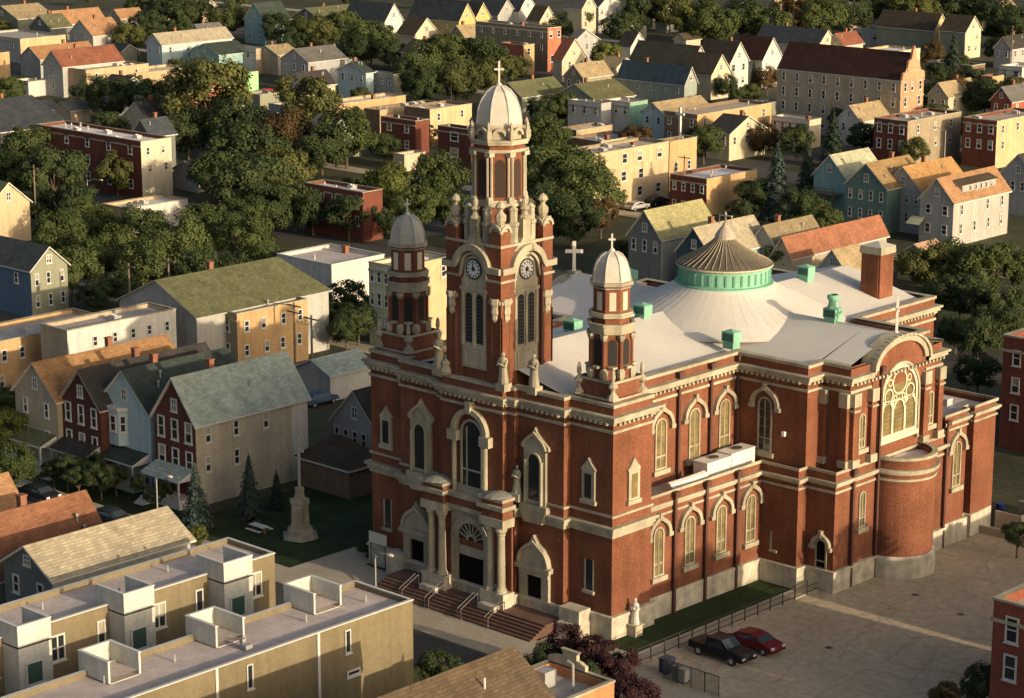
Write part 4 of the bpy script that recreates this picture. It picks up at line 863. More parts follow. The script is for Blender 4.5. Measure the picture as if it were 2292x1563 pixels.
gab('yellow gabled house half hidden by a tall tree at upper right', 2161,70,7.0,2105,2196,3.6, sOLV, rBRN, 'x', wall2=sCRM, side=(2,2), chim=0)
flat('low cream flat building behind the long apartment block', 1952,124,5.2,1880,2060, TANB, fW, sCRM, n=3)
flat('low garage with white fascia right of the long apartments', 2176,148,3.6,2075,2205, BRNB, fG, None, n=1, cat='garage', cop=WHITE)
flat('white flat building at the upper right edge', 2288,152,4.6,2236,2330, sWHT, fW, sWHT, (2,1,1.4,1.6), n=1)
flat('small red brick building between dark trees at right', 2221,173,6.2,2196,2247, REDB, fG, ORGB, None, (2,2), n=0)
flat('brick and tan two flat with white corner at right', 2032,273,8.6,1957,2152, DRED, fT, COMB, (3,2,1.0,1.8), (3,2,.8,1.5), n=5)
flat('dark red brick two flat with yellow side at the right edge', 2232,272,8.6,2156,2345, brick((.15,.05,.035)), fT, YELB, (3,2,1.0,1.7), (4,2), n=4)
flat('yellow brick two storey building with white roof and green sign', 1561,258,7.2,1487,1727, BRNB, fT, ORGB, (3,2), (4,2,.8,1.6), n=2)
flat('row of white shopfronts with striped awning by the street', 1812,270,5.4,1727,1838, sWHT, fW, sCRM, (5,1,.9,1.5), n=1, cat='shop building')
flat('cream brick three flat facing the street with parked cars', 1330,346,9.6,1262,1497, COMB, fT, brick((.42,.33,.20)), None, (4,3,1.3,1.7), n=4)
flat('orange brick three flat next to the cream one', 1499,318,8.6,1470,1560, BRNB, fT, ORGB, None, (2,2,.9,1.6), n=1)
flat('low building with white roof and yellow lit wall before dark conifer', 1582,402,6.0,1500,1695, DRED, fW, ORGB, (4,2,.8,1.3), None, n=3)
gab('grey green cottage with teal dormer and lime roof behind the dome', 1480,532,6.6,1407,1603,3.5, siding((.17,.18,.16)), rLIM, wall2=sLG, front=(3,1,.8,1.7), chim=0)
gab('navy blue cottage with cream roof behind the crossing dome', 1592,570,5.6,1515,1720,3.4, sNAVY, rCRM, wall2=sTEAL, chim=1)
gab('house with grey tan roof and roof vents behind the dome', 1738,550,5.6,1680,1842,2.6, sGREY, shingle((.22,.18,.11)), attic=False, chim=1)
gab('long house with brick red shingle roof beyond the church roof', 1772,572,4.6,1730,1985,2.4, sTAN, shingle((.28,.125,.075)), attic=False, chim=0)
gab('small grey gable cottage beside the church chimney', 1895,606,4.0,1832,1950,2.6, sLG, rTAN, front=(2,1), chim=0)
gab('low garage with peach roof in front of the white house', 2085,580,3.6,2010,2128,1.8, sTAN, rPCH, chim=0, cat='garage')
r, w, d = gab('white house with orange roof and long dormer at right', 2135,451,7.0,2060,2259,3.2, siding((.33,.32,.285)), rORG, front=(2,2,1.0,1.5), side=(4,2,.7,1.6), chim=0)
b = MB(); b.box(-w/2+1.0, -.75, d*.22, d*.82, 7.0, 8.9, 0); b.face([(-.5,d*.19,8.9),(-.5,d*.85,8.9),(-w/2+.2,d*.85,9.7),(-w/2+.2,d*.19,9.7)],1); b.face([(-.5,d*.19,8.88),(-w/2+.2,d*.19,9.68),(-w/2+.2,d*.19,8.9)],0)
o = b.build('dormer', [siding((.33,.32,.285)), rBRN], r)
for k in range(5): window(o, -.75, d*(.36+.095*k), 7.75, .55, .95, 'S', None, None, 0, 1, False)
b = MB(); b.face([(-2.6,-1.6,3.0),(-.2,-1.6,3.0),(-.2,-.02,4.0),(-2.6,-.02,4.0)]); b.face([(-2.6,-1.6,2.95),(-2.6,-.02,3.9),(-.2,-.02,3.9),(-.2,-1.6,2.95)]); b.build('awning', shingle((.40,.42,.27)), r, (-w+1.2,0,0))
gab('grey house with orange roof left of the white house', 2062,425,7.0,1980,2165,3.3, sLG, shingle((.38,.22,.09)), front=(4,2,.6,1.4), chim=1)
gab('dark green shingled house with tan roof left of the grey house', 1985,420,7.4,1893,2076,3.4, sGRN, shingle((.28,.19,.09)), front=(4,2,.7,1.5), chim=1)
r, w, d = gab('teal house with pale roof and wooden back stairs', 1893,396,7.2,1822,1975,3.2, sTEAL, shingle((.40,.40,.27)), chim=0)
b = MB(); b.box(-w,-.4,-2.4,-.04,4.3,4.5)
for k in range(4): b.box(-w+k*(w-.6)/3,-w+k*(w-.6)/3+.15,-2.4,-2.25,0,5.4)
for k in range(9): b.box(-w+.4+k*.45,-w+.8+k*.45,-2.3,-1.3,.3+k*.45,.38+k*.45)
b.box(-w,-.4,-2.42,-2.36,5.3,5.4); b.build('back_stairs', WOOD, r)
gab('grey gabled house at the right picture edge', 2322,400,6.4,2236,2385,3.6, sGREY, rDK, front=(4,1), chim=0)
r, w, d = gab('long tan brick apartment block with dark roof and red gable end', 2017,180,12.0,1740,2068,5.0, brick((.36,.30,.21)), rDRK, 'x', wall2=brick((.50,.22,.13)), front=(9,4,.9,1.75), side=(3,4,1.0,1.8), attic=False, chim=0, cat='apartment block', ov=.1)
b = MB()
for z in (2.6,5.5,8.4,11.4): b.box(-.02,.14,-.1,d+.1,z,z+.3)
b.ext([(-d/2,0),(d/2,0),(d/2-.3,1.2),(d*.3,1.6),(d*.22,3.4),(d*.1,3.9),(d*.06,5.4),(0,6.6),(-d*.06,5.4),(-d*.1,3.9),(-d*.22,3.4),(-d*.3,1.6),(-d/2+.3,1.2)], 0, .4)
o = b.build('shaped_gable', [brick((.50,.22,.13))], r); 
o.location = (0,0,0)
bpy.data.objects.remove(o)
b = MB(); b.ext([(-d/2,0),(d/2,0),(d/2-.3,1.2),(d*.3,1.6),(d*.22,3.4),(d*.1,3.9),(d*.06,5.4),(0,6.4),(-d*.06,5.4),(-d*.1,3.9),(-d*.22,3.4),(-d*.3,1.6),(-d/2+.3,1.2)], -.25, .25); b.build('shaped_gable', brick((.52,.24,.14)), r, (0,d/2,12.0), pi/2)
b = MB()
for z in (2.6,5.5,8.4,11.4,13.4): b.box(-.02,.32 if z > 12 else .16,(d*.2 if z > 12 else -.1),(d*.8 if z > 12 else d+.1),z,z+.3)
b.build('stone_band', STONE, r)
# ---- right edge and foreground
def leftcorner(x, y, H, xR2, depth):                 # a building known by its far left front corner
    p = at(x, y, H); return (p[0]+xR2, p[1], 0), xR2, depth
def block(label, x, y, H, width, depth, wall, roof, front, n=2, cat='school', side=None):
    loc, w, d = leftcorner(x, y, H, width, depth); r = thing('flat_roofed_building', label, cat, loc); b = MB(); t = .3
    b.box(-w,0,0,d,0,H); b.f.pop(-2); b.m.pop(-2); b.prism(rect(-w+t,t,-t,d-t)[::-1],H-.8,H,0,False); b.build('wall', wall, r)
    b = MB(); b.face([(-w+t,t,H-.8),(-t,t,H-.8),(-t,d-t,H-.8),(-w+t,d-t,H-.8)]); b.build('roof', roof, r)
    b = MB(); b.band(rect(-w+t,t,-t,d-t), H, H+.18, t+.08); b.band(rect(-w,0,0,d), H-1.6, H-1.35, .16); b.build('coping', STONE, r)
    if front: grid(r, w, d, H-.6, front, None)
    rooftop(r, w, d, H-.8, n); return done(r, label, x, y)
block('red brick school corner with white windows at the lower right edge', 2225,1342,10.0,26,14.2, brick((.20,.065,.04)), fT, (8,2,1.1,2.0), 2)
block('tall dark brick building at the right edge beyond the sacristy', 2247,752,12.0,30,24, brick((.15,.055,.035)), fT, (9,3,1.0,1.7), 2)
r = thing('flat_roofed_building', 'brick school wing east of the parking lot', 'school', (66,22.0,0)); b = MB(); b.box(-22,0,0,34,0,9.6); b.build('wall', brick((.20,.065,.04)), r)
b = MB(); b.face([(-22.2,-.2,9.62),(.2,-.2,9.62),(.2,34.2,9.62),(-22.2,34.2,9.62)]); b.build('roof', fT, r); grid(r, 22, 34, 9.6, (6,2,1.1,2.0), (8,2,1.1,2.0))
BLD.pop() if False else None

r = thing('flat_roofed_building', 'unseen three storey brick row added south of the school to shade the lot', 'apartment house', (77,-4.0,0)); b = MB(); b.box(-17,0,-30,9.1,0,12.5); b.build('wall', REDB, r); b = MB(); b.face([(-17.2,-30.2,12.52),(.2,-30.2,12.52),(.2,9.3,12.52),(-17.2,9.3,12.52)]); b.build('roof', fT, r)  # added out of view so its shadow covers the front of the lot

# garages and sheds along the far alleys
def short_name(bl):
    w = bl.split()
    for i, t in enumerate(w):
        if i > 2 and t in ('behind','beside','at','with','among','between','right','left','in','under','above','below','by','near','farther','nearer','before','facing','next','tucked','beyond','just'): return ' '.join(w[:i]).rstrip(',')
    return ' '.join(w[:7]).rstrip(',')
GR = random.Random(21); gl = set(); SLOTS = []
for _ in range(900):
    if len(SLOTS) >= 42: break
    x, y = GR.uniform(10, 2270), GR.uniform(14, 300)
    if 940 < x < 1270 and y > 110: continue
    if any(-58-y*.12 < x-a < 78+y*.12 and -40 < y-b_ < 34 for a, b_, _ in BLD) or any(hypot(x-a, (y-c)*1.6) < 66 for a, c in SLOTS): continue
    SLOTS.append((x, y))
NB = list(BLD)
for x, y in SLOTS:
    cand = sorted(NB, key=lambda t: hypot(t[0]-x, 1.6*(t[1]-y))); cw, wm = GR.choice((('grey', sGREY), ('tan', sTAN), ('white', sWHT), ('brown brick', COMB), ('olive', sOLV), ('red brick', REDB), ('cream', sCRM))); cr, rm = GR.choice((('brown', rBRN), ('dark', rDK), ('grey', rGRY), ('tan', rTAN), ('slate', rSLT)))
    for bx, by, bl in cand[:6]:
        dx, dy = x-bx, y-by; rel = ('right of' if dx > 0 else 'left of') if abs(dx) > 1.3*abs(dy) else ('in front of' if dy > 0 else 'behind'); tall = GR.random() < .5
        lab = ' '.join(('%s %s with %s roof %s the %s' % (cw, 'house' if tall else 'garage', cr, rel, short_name(bl))).split()[:16])
        if lab not in gl: break
    if lab in gl: continue
    gl.add(lab); k = .45+y*.0022
    if tall: gab(lab, x, y, 5.2, x-34*k-14, x+58*k+16, 2.6, wm, rm, GR.choice('yyx'), front=(2,1), side=(3,1), chim=1)
    elif GR.random() < .5: flat(lab, x, y, 3.4, x-30*k-10, x+34*k+12, wm, GR.choice((fG, fW, fT)), n=1, cat='garage')
    else: gab(lab, x, y, 2.9, x-26*k-10, x+32*k+12, 1.5, wm, rm, GR.choice('yx'), attic=False, chim=0, cat='garage')

# ================================================================== MODERN TOWNHOUSES
sPALE = siding((.46,.46,.415)); sTAUPE = siding((.165,.135,.078)); sGRNT = siding((.085,.095,.08))
def townrow(label, x0, x1, y0, y1, bays, bx0, bx1, sgn, H=10.0):
    r = thing('townhouse_row', label, 'townhouse row', (x1, y1, 0)); X, Y = x1, y1
    def B(b, a0, a1, c0, c1, z0, z1, mi=0, **k): b.box(a0-X, a1-X, c0-Y, c1-Y, z0, z1, mi, **k)
    b = MB(); B(b, x0, x1, y0, y1, 0, H); b.f.pop(-2); b.m.pop(-2); t = .22
    b.prism([(p[0]-X, p[1]-Y) for p in rect(x0+t, y0+t, x1-t, y1-t)][::-1], H-.35, H, 0, False); b.build('wall', sTAUPE, r)
    b = MB(); b.face([(p[0]-X, p[1]-Y, H-.35) for p in rect(x0+t, y0+t, x1-t, y1-t)]); b.build('roof', fMV, r)
    b = MB(); b.band([(p[0]-X, p[1]-Y) for p in rect(x0+t, y0+t, x1-t, y1-t)], H, H+.08, t+.05); b.build('coping', WHITE, r)
    for (c0, c1) in bays:
        o = put('stair_bay', None, r); b = MB()
        front = bx1 if sgn > 0 else bx0
        B(b, bx0, bx1, c0, c1, 0, H-.3); b.f.pop(-2); b.m.pop(-2)
        B(b, bx0, bx1, c0, c0+.16, H-.4, H+1.2); B(b, bx0, bx1, c1-.16, c1, H-.4, H+1.2)
        if sgn > 0: B(b, bx1-.16, bx1, c0+.16, c1-.16, H-.4, H+1.2)
        else: B(b, bx0, bx0+.16, c0+.16, c1-.16, H-.4, H+1.2)
        b.build('wall', sPALE, o)
        b = MB(); B(b, bx0-.04, bx1+.04, c0-.05, c0+.2, H+1.2, H+1.28); B(b, bx0-.04, bx1+.04, c1-.2, c1+.05, H+1.2, H+1.28)
        q = bx1-.18 if sgn > 0 else bx0-.05; B(b, q, q+.23, c0+.2, c1-.2, H+1.2, H+1.28); b.build('coping', WHITE, o)
        b = MB(); b.face([(p[0]-X, p[1]-Y, H-.05) for p in rect(bx0+.16, c0+.16, bx1-.16, c1-.16)]); b.build('terrace', fMV, o)
        if sgn > 0:
            cy = (c0+c1)/2-.15; window(o, bx1-X, cy-Y, 6.7, 1.5, 1.75, 'S', WHITE, plain('green_glass',(.05,.10,.08),.2), 0, 1)
            window(o, bx1-1.85-X, c1+1.75-Y, 7.0, 1.3, 2.0, 'S', WHITE, None, 1, 2)
            if c1+6 < y1: window(o, bx1-1.85-X, c1+5.6-Y, 7.2, .75, 1.85, 'S', WHITE, None, 0, 1)
            window(o, bx1-X, cy-Y-.6, 2.2, .9, .9, 'S', WHITE, None, 0, 1)
    for k in range(7):
        y = y1-2-(y1-y0-4)*k/6; b = MB(); b.tube((0,0,0),(0,0,.55),.07,6); b.build('roof_vent', STEEL, r, ((x0+x1)/2+RND.uniform(-1,1)-X, y-Y, H-.35))
    return r
T1 = townrow('front row of modern flat roofed townhouses with taupe side wall and roof terraces', -4.65, 1.45, -62, -23.9, [(-30.3,-27.6),(-39.4,-36.8),(-48.6,-45.9)], -5.4, -2.15, -1)
for (y, z, w, h) in ((-39.5,7.7,.55,1.8),(-30.4,7.75,.55,1.75),(-49,7.7,.55,1.8),(-29.9,5.9,1.3,.5),(-38.9,5.9,1.3,.5)): window(T1, 0, y+23.9, z, w, h, 'S', WHITE, None, 0, 1)
for y in (-33.2,-42.4,-51.6): b = MB(); b.box(.002,.10,y+23.9-.12,y+23.9+.12,0,10); b.build('downpipe', WHITE, T1)
b = MB(); b.box(-2.2,-1.6,-14.5,-13.9,9.65,10.05); b.box(-2.6,-2.3,-14.2,-13.9,9.65,10.3); b.build('roof_unit', plain('unit_grey', (.25,.25,.24), .5), T1)
T2 = townrow('rear row of modern townhouses with pale stair towers and square windows', -19.4, -13.9, -62, -23.75, [(-30.35,-27.55),(-39.65,-36.9),(-48.8,-46.0),(-58,-55.2)], -15.25, -12.05, 1)

# foreground roofs
r = thing('gabled_house', 'house with large brown shingle roof at the bottom centre', 'house', (19.9,-28.6,0)); b = MB(); b.box(-8.3,0,-36,0,0,8.6); b.face([(0,0,8.6),(-8.3,0,8.6),(-4.15,0,11.4)]); b.build('wall', BRNB, r)
b = MB(); slabroof(b, (.45,-36,8.3),(.45,.2,8.3),(-4.15,.2,11.5),(-4.15,-36,11.5)); slabroof(b, (-8.75,.2,8.3),(-8.75,-36,8.3),(-4.15,-36,11.5),(-4.15,.2,11.5)); b.build('roof', [shingle((.115,.085,.055)), mat('roof_trim', (.34,.32,.28), .7)], r)
b = MB(); b.tube((0,0,-.2),(0,0,.7),.08,6); b.build('roof_vent', WHITE, r, (-2.4,-4.5,10.3))
p = at(1375,1527,8.0); r = thing('flat_roofed_building', 'orange brick building with stepped stone parapet at the bottom edge', 'apartment house', (p[0],p[1],0)); b = MB()
b.box(-5.9,0,-6.0,0,0,8); b.f.pop(-2); b.m.pop(-2); b.prism(rect(-5.6,-5.7,-.3,-.3)[::-1],7.3,8,0,False); b.build('wall', brick((.40,.19,.085)), r)
b = MB(); b.face([(-5.6,-5.7,7.3),(-.3,-5.7,7.3),(-.3,-.3,7.3),(-5.6,-.3,7.3)]); b.build('roof', fG, r)
b = MB(); b.band(rect(-5.6,-5.7,-.3,-.3),8,8.15,.36)
b.ext([(-5.9,8.16),(-2.4,8.16),(-2.4,8.5),(-2.9,8.7),(-3.2,8.75),(-3.2,9.15),(-3.0,9.35),(-4.7,9.35),(-4.5,9.15),(-4.5,8.75),(-5.3,8.7),(-5.9,8.5)], -.3, .02); b.build('parapet', STONE, r)
b = MB(); b.tube((0,0,0),(0,0,2.0),.09,6); b.tube((0,0,2.0),(-.5,0,2.15),.09,6); b.build('roof_pipe', STEEL, r, (-2.0,-2.0,7.3)); b = MB(); b.box(-.5,.5,-.6,.6,0,1.3); b.build('roof_hatch', STEEL, r, (-4.0,-2.6,7.3))

# ================================================================== TREES
def leafmat(name, c1, c2, tr=.18):
    m = bpy.data.materials.new(name); m.use_nodes = True; n = m.node_tree.nodes; L = m.node_tree.links; b = n['Principled BSDF']
    oi = n.new('ShaderNodeObjectInfo'); at_ = n.new('ShaderNodeAttribute'); at_.attribute_name = 'tone'
    ad = n.new('ShaderNodeMath'); ad.operation = 'MULTIPLY_ADD'; L.new(oi.outputs['Random'], ad.inputs[0]); ad.inputs[1].default_value = .35; L.new(at_.outputs['Fac'], ad.inputs[2])
    mx = n.new('ShaderNodeMix'); mx.data_type = 'RGBA'; L.new(ad.outputs[0], mx.inputs['Factor']); mx.inputs['A'].default_value = (*c1,1); mx.inputs['B'].default_value = (*c2,1)
    L.new(mx.outputs['Result'], b.inputs['Base Color']); b.inputs['Roughness'].default_value = .75; b.inputs['Specular IOR Level'].default_value = .15
    t = n.new('ShaderNodeBsdfTranslucent'); L.new(mx.outputs['Result'], t.inputs['Color']); ms = n.new('ShaderNodeMixShader'); ms.inputs[0].default_value = tr
    L.new(b.outputs[0], ms.inputs[1]); L.new(t.outputs[0], ms.inputs[2]); L.new(ms.outputs[0], n['Material Output'].inputs[0]); return m
LEAF = {'g': leafmat('green_leaves', (0.033,0.053,0.017), (0.102,0.125,0.039)), 'o': leafmat('olive_leaves', (0.047,0.058,0.018), (0.132,0.137,0.044)),
        'r': leafmat('russet_leaves', (0.054,0.041,0.018), (0.127,0.083,0.033)), 'd': leafmat('dark_leaves', (0.022,0.037,0.016), (0.068,0.090,0.033)),
        'y': leafmat('bright_leaves', (0.063,0.083,0.019), (0.161,0.170,0.044)), 'p': leafmat('purple_leaves', (0.027,0.012,0.014), (0.093,0.039,0.041)),
        'c': leafmat('conifer_needles', (0.018,0.031,0.021), (0.058,0.083,0.050)), 'b': leafmat('blue_spruce_needles', (0.027,0.045,0.037), (0.078,0.112,0.090))}
def quads(P, N, size, tone, name, m, aspect=1.0, rng=None):
    n = len(P); N = N/np.linalg.norm(N, axis=1)[:, None]; A = np.cross(N, rng.normal(size=(n,3))); A /= np.linalg.norm(A, axis=1)[:, None]; B = np.cross(N, A)
    s = size[:, None]; V = np.stack([P-A*s-B*s*aspect, P+A*s-B*s*aspect*.6, P+A*s*.8+B*s*aspect, P-A*s*.7+B*s*aspect*.8], 1).reshape(-1,3)
    me = bpy.data.meshes.new(name); me.vertices.add(4*n); me.vertices.foreach_set('co', V.astype(np.float32).ravel())
    me.loops.add(4*n); me.loops.foreach_set('vertex_index', np.arange(4*n, dtype=np.int32)); me.polygons.add(n); me.polygons.foreach_set('loop_start', np.arange(0,4*n,4,dtype=np.int32))
    a = me.attributes.new('tone', 'FLOAT', 'FACE'); a.data.foreach_set('value', tone.astype(np.float32)); me.materials.append(m); me.update(); return me
def crown(seed, n=9000, blobs=52, flat_=.85):
    g = np.random.default_rng(seed); C = []
    while len(C) < blobs:
        p = g.uniform(-1,1,3); l = np.linalg.norm(p*np.array([1,1,1.0]))
        if .25 < l < .86 and p[2] > -.66: C.append(p)
    C = np.array(C); Rr = g.uniform(.13,.33,blobs); k = g.integers(0, blobs, n); D = g.normal(size=(n,3)); D /= np.linalg.norm(D, axis=1)[:, None]
    out = C[k]/np.linalg.norm(C[k], axis=1)[:, None]; D = np.where(((D*out).sum(1) < -.35)[:, None], -D, D)
    P = C[k] + D*(Rr[k]*g.uniform(.6,1.15,n))[:, None]; P += g.normal(size=(n,3))*.018; P[:,2] *= flat_
    N = D*1.0 + out*.35 + g.normal(size=(n,3))*.42 + np.array([0,0,.25]); tone = np.clip(g.normal(.28,.12,n) + (g.uniform(-.18,.22,blobs))[k], 0, 1)
    return P, N, g.uniform(.017,.037,n), tone, g
def conifer(seed, n=3800, top=1.0):
    g = np.random.default_rng(seed); h = 1-np.sqrt(g.uniform(0,1,n)); lay = np.floor(h*13)/13; fr = (h*13) % 1
    a = g.uniform(0,2*pi,n); lob = .78+.22*np.cos(a*5+lay*40)
    R = (1-h)**.85*.25*(.78+.35*(1-fr))*lob*np.sqrt(g.uniform(.25,1,n)); P = np.stack([R*np.cos(a),R*np.sin(a),.06+h*.94-.05*(R/.25)],1)
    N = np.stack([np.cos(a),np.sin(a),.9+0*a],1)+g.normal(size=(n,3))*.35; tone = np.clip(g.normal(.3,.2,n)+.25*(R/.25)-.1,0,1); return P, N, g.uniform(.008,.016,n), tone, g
CR = {}
def crown_mesh(kind, v):
    if (kind, v) not in CR:
        if kind in 'cb': P, N, s, t, g = conifer(100+v)
        else: P, N, s, t, g = crown(v*7+3, flat_=(.82,.95,.72,.88,.8)[v % 5])
        CR[(kind, v)] = quads(P, N, s, t, 'crown', LEAF[kind], 1.0, g)
    return CR[(kind, v)]
def trunk_mesh(v):
    if ('t', v) not in CR:
        g = random.Random(v); b = MB(); b.tube((0,0,0),(0,0,.55),.055,7,0,.04); b.lathe([(.085,0),(.06,.05)],7)
        for k in range(6):
            a = k*1.05+g.uniform(0,.5); r = g.uniform(.35,.6); z = g.uniform(.8,1.15); b.tube((0,0,g.uniform(.38,.55)),(r*cos(a),r*sin(a),z),.03,5,0,.012)
        b.tube((0,0,.54),(.03,.02,1.15),.04,6,0,.015); CR[('t', v)] = b.mesh('trunk', BARK)
    return CR[('t', v)]
KIND = {'g':'green', 'o':'olive', 'r':'russet', 'd':'dark', 'y':'sunlit yellow green', 'p':'purple leaved', 'c':'conical dark', 'b':'blue green'}
TREES = []; NT = [0]
def tree(x, y, rpx, kind='g', hpx=None, name=None, label=None, zadd=1.0):
    v = NT[0] % 5; NT[0] += 1
    if kind in 'cb':                                 # (x, y) = tip in the photo, hpx = height there
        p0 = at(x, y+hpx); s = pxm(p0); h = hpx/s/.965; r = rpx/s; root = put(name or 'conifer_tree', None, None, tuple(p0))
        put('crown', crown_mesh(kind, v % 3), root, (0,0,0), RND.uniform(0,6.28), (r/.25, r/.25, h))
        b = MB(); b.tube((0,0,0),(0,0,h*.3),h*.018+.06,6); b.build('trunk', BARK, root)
        TREES.append((root, x, y+hpx*.5, rpx, kind, label)); return root
    z = 6.0
    for _ in range(4): p = at(x, y, z); r = rpx/pxm(p); z = r*1.0+zadd
    root = put(name or 'broadleaf_tree', None, None, (p[0], p[1], 0)); sx = RND.uniform(.92,1.08)
    put('crown', crown_mesh(kind, v), root, (0,0,z), RND.uniform(0,6.28), (r*1.17*sx, r*1.17/sx, r*1.16))
    if rpx > 25: put('trunk', trunk_mesh(v % 3), root, (0,0,0), RND.uniform(0,6), (z*.75, z*.75, z*.95))
    TREES.append((root, x, y, rpx, kind, label)); return root
for t in ((470,215,95,'o'),(535,285,70,'d'),(560,340,85,'d'),(420,290,60,'d'),(250,215,52,'d'),(335,225,52,'d'),(200,205,36,'d'),(300,190,30,'o'),(690,225,70,'o'),(640,300,62,'r'),(775,300,66,'g'),(720,330,50,'d'),
          (565,410,85,'d'),(640,390,70,'o'),(660,450,55,'g'),(490,390,60,'d'),(600,470,50,'d'),(65,330,62,'g'),(20,300,36,'o'),(120,385,68,'d'),(30,385,52,'g'),(262,382,44,'o'),(165,455,55,'d'),(90,460,40,'d'),(20,250,30,'d'),
          (130,525,56,'g'),(200,495,52,'g'),(160,600,60,'g'),(245,560,62,'g'),(310,510,58,'g'),(330,590,62,'g'),(400,540,66,'g'),(470,500,58,'g'),(450,600,58,'d'),(545,530,60,'g'),(520,610,50,'d'),(595,575,40,'g'),(265,640,40,'d'),(210,660,36,'d'),(560,480,46,'g'),
          (870,425,62,'y'),(985,395,58,'g'),(930,460,55,'g'),(830,470,46,'d'),(1010,465,45,'g'),(780,480,46,'d'),(890,500,40,'d'),(950,305,34,'r'),(800,420,36,'g'),
          (1255,385,80,'g'),(1325,430,66,'g'),(1225,300,48,'g'),(1345,375,42,'y'),(1280,480,60,'d'),(1215,245,34,'d'),(1345,480,40,'r'),(1220,450,50,'d'),
          (330,52,40,'d'),(400,45,40,'d'),(285,82,38,'o'),(440,35,42,'d'),(505,40,42,'g'),(380,20,36,'d'),(320,15,34,'d'),(700,72,44,'o'),(620,60,34,'d'),(660,95,34,'d'),(770,60,46,'g'),(830,85,52,'g'),(870,115,34,'d'),(800,110,36,'d'),
          (940,145,50,'g'),(1005,118,56,'g'),(1080,122,52,'d'),(1020,178,48,'o'),(1110,165,44,'o'),(955,190,38,'d'),(1150,150,34,'o'),(905,180,30,'d'),(1355,122,34,'y'),(1300,30,36,'g'),(1250,60,30,'d'),(1390,60,40,'d'),(1430,25,40,'d'),
          (1500,20,46,'o'),(1545,50,46,'y'),(1600,50,50,'g'),(1660,40,52,'d'),(1720,50,46,'g'),(1780,30,46,'r'),(1840,40,50,'g'),(1900,25,46,'d'),(1960,12,44,'g'),(2030,18,46,'o'),(2060,25,40,'o'),(2230,45,50,'d'),(2280,60,42,'d'),(2200,20,40,'d'),(2120,15,40,'d'),
          (2150,205,42,'r'),(2205,215,42,'d'),(2092,208,36,'o'),(2235,108,30,'g'),(2270,195,30,'o'),(2178,180,34,'d'),(2140,140,26,'d'),
          (1625,190,24,'d'),(1680,205,24,'o'),(1650,212,20,'g'),(1690,435,40,'d'),(1790,460,42,'d'),(1840,490,42,'g'),(1660,475,34,'d'),(1905,545,26,'d'),(1745,578,40,'g'),(1700,560,26,'d'),(1398,560,26,'g'),(1420,330,16,'g'),
          (2070,592,58,'o'),(2140,585,55,'g'),(2205,600,62,'g'),(2268,590,48,'g'),(2150,660,56,'d'),(2220,680,56,'d'),(2275,690,48,'d'),(2100,660,44,'g'),(2190,750,50,'d'),(2250,720,40,'d'),(2140,735,40,'d'),(2190,830,46,'d'),
          (18,960,52,'y'),(28,1040,48,'g'),(5,900,40,'g'),(175,1062,32,'d'),(225,1065,34,'d'),(440,1200,26,'y'),(120,1050,26,'d'),(10,640,26,'g'),(345,1105,22,'d'),
          (2278,1195,32,'d'),(2200,1530,46,'d'),(2250,1490,30,'d'),(2115,1555,34,'r'),(985,1490,42,'d'),(640,890,24,'d') if False else (930,1510,26,'d'),
          (150,1048,34,'d'),(205,1042,32,'d'),(258,1062,28,'d'),(310,1078,20,'g'),(372,1088,24,'d'),(850,412,36,'g'),(700,470,44,'d'),(772,668,50,'d'),(738,700,42,'d'),(802,715,42,'d'),(775,735,40,'d'),(1265,1450,52,'p'),(1320,1470,58,'p'),(1370,1500,56,'p'),(1290,1520,52,'d'),(1420,1560,50,'p'),(1220,1480,40,'d')): tree(*t)
for t in ((440,1035,45,'b',150),(560,1012,38,'b',150),(1737,322,52,'b',170),(1805,318,40,'c',150),(1862,245,38,'c',130),(1686,135,15,'c',75),(2132,70,30,'c',110),(620,1050,26,'c',90),(1640,1,1,'c',1) if False else (1875,300,22,'c',60)): tree(*t[:4], t[4])
# trees that fill the far blocks
PLANTED = [(x, y, r) for _, x, y, r, _, _ in TREES]
for _ in range(600):
    if len(TREES) > 290: break
    x, y = RND.uniform(-10, 2300), RND.uniform(-70, 330)
    rr = max(10, (20+y*.085)*RND.uniform(.6,1.0))
    if any(hypot(x-a, (y-b)*1.5) < (rr+c)*.62 for a, b, c in PLANTED): continue
    if any(-38 < x-bx < 60 and -62 < y-by < 26 for bx, by, _ in BLD): continue
    if 960 < x < 1260 and y > 60: continue
    tree(x, y+8, rr, RND.choice('ggddor')); PLANTED.append((x, y, rr))

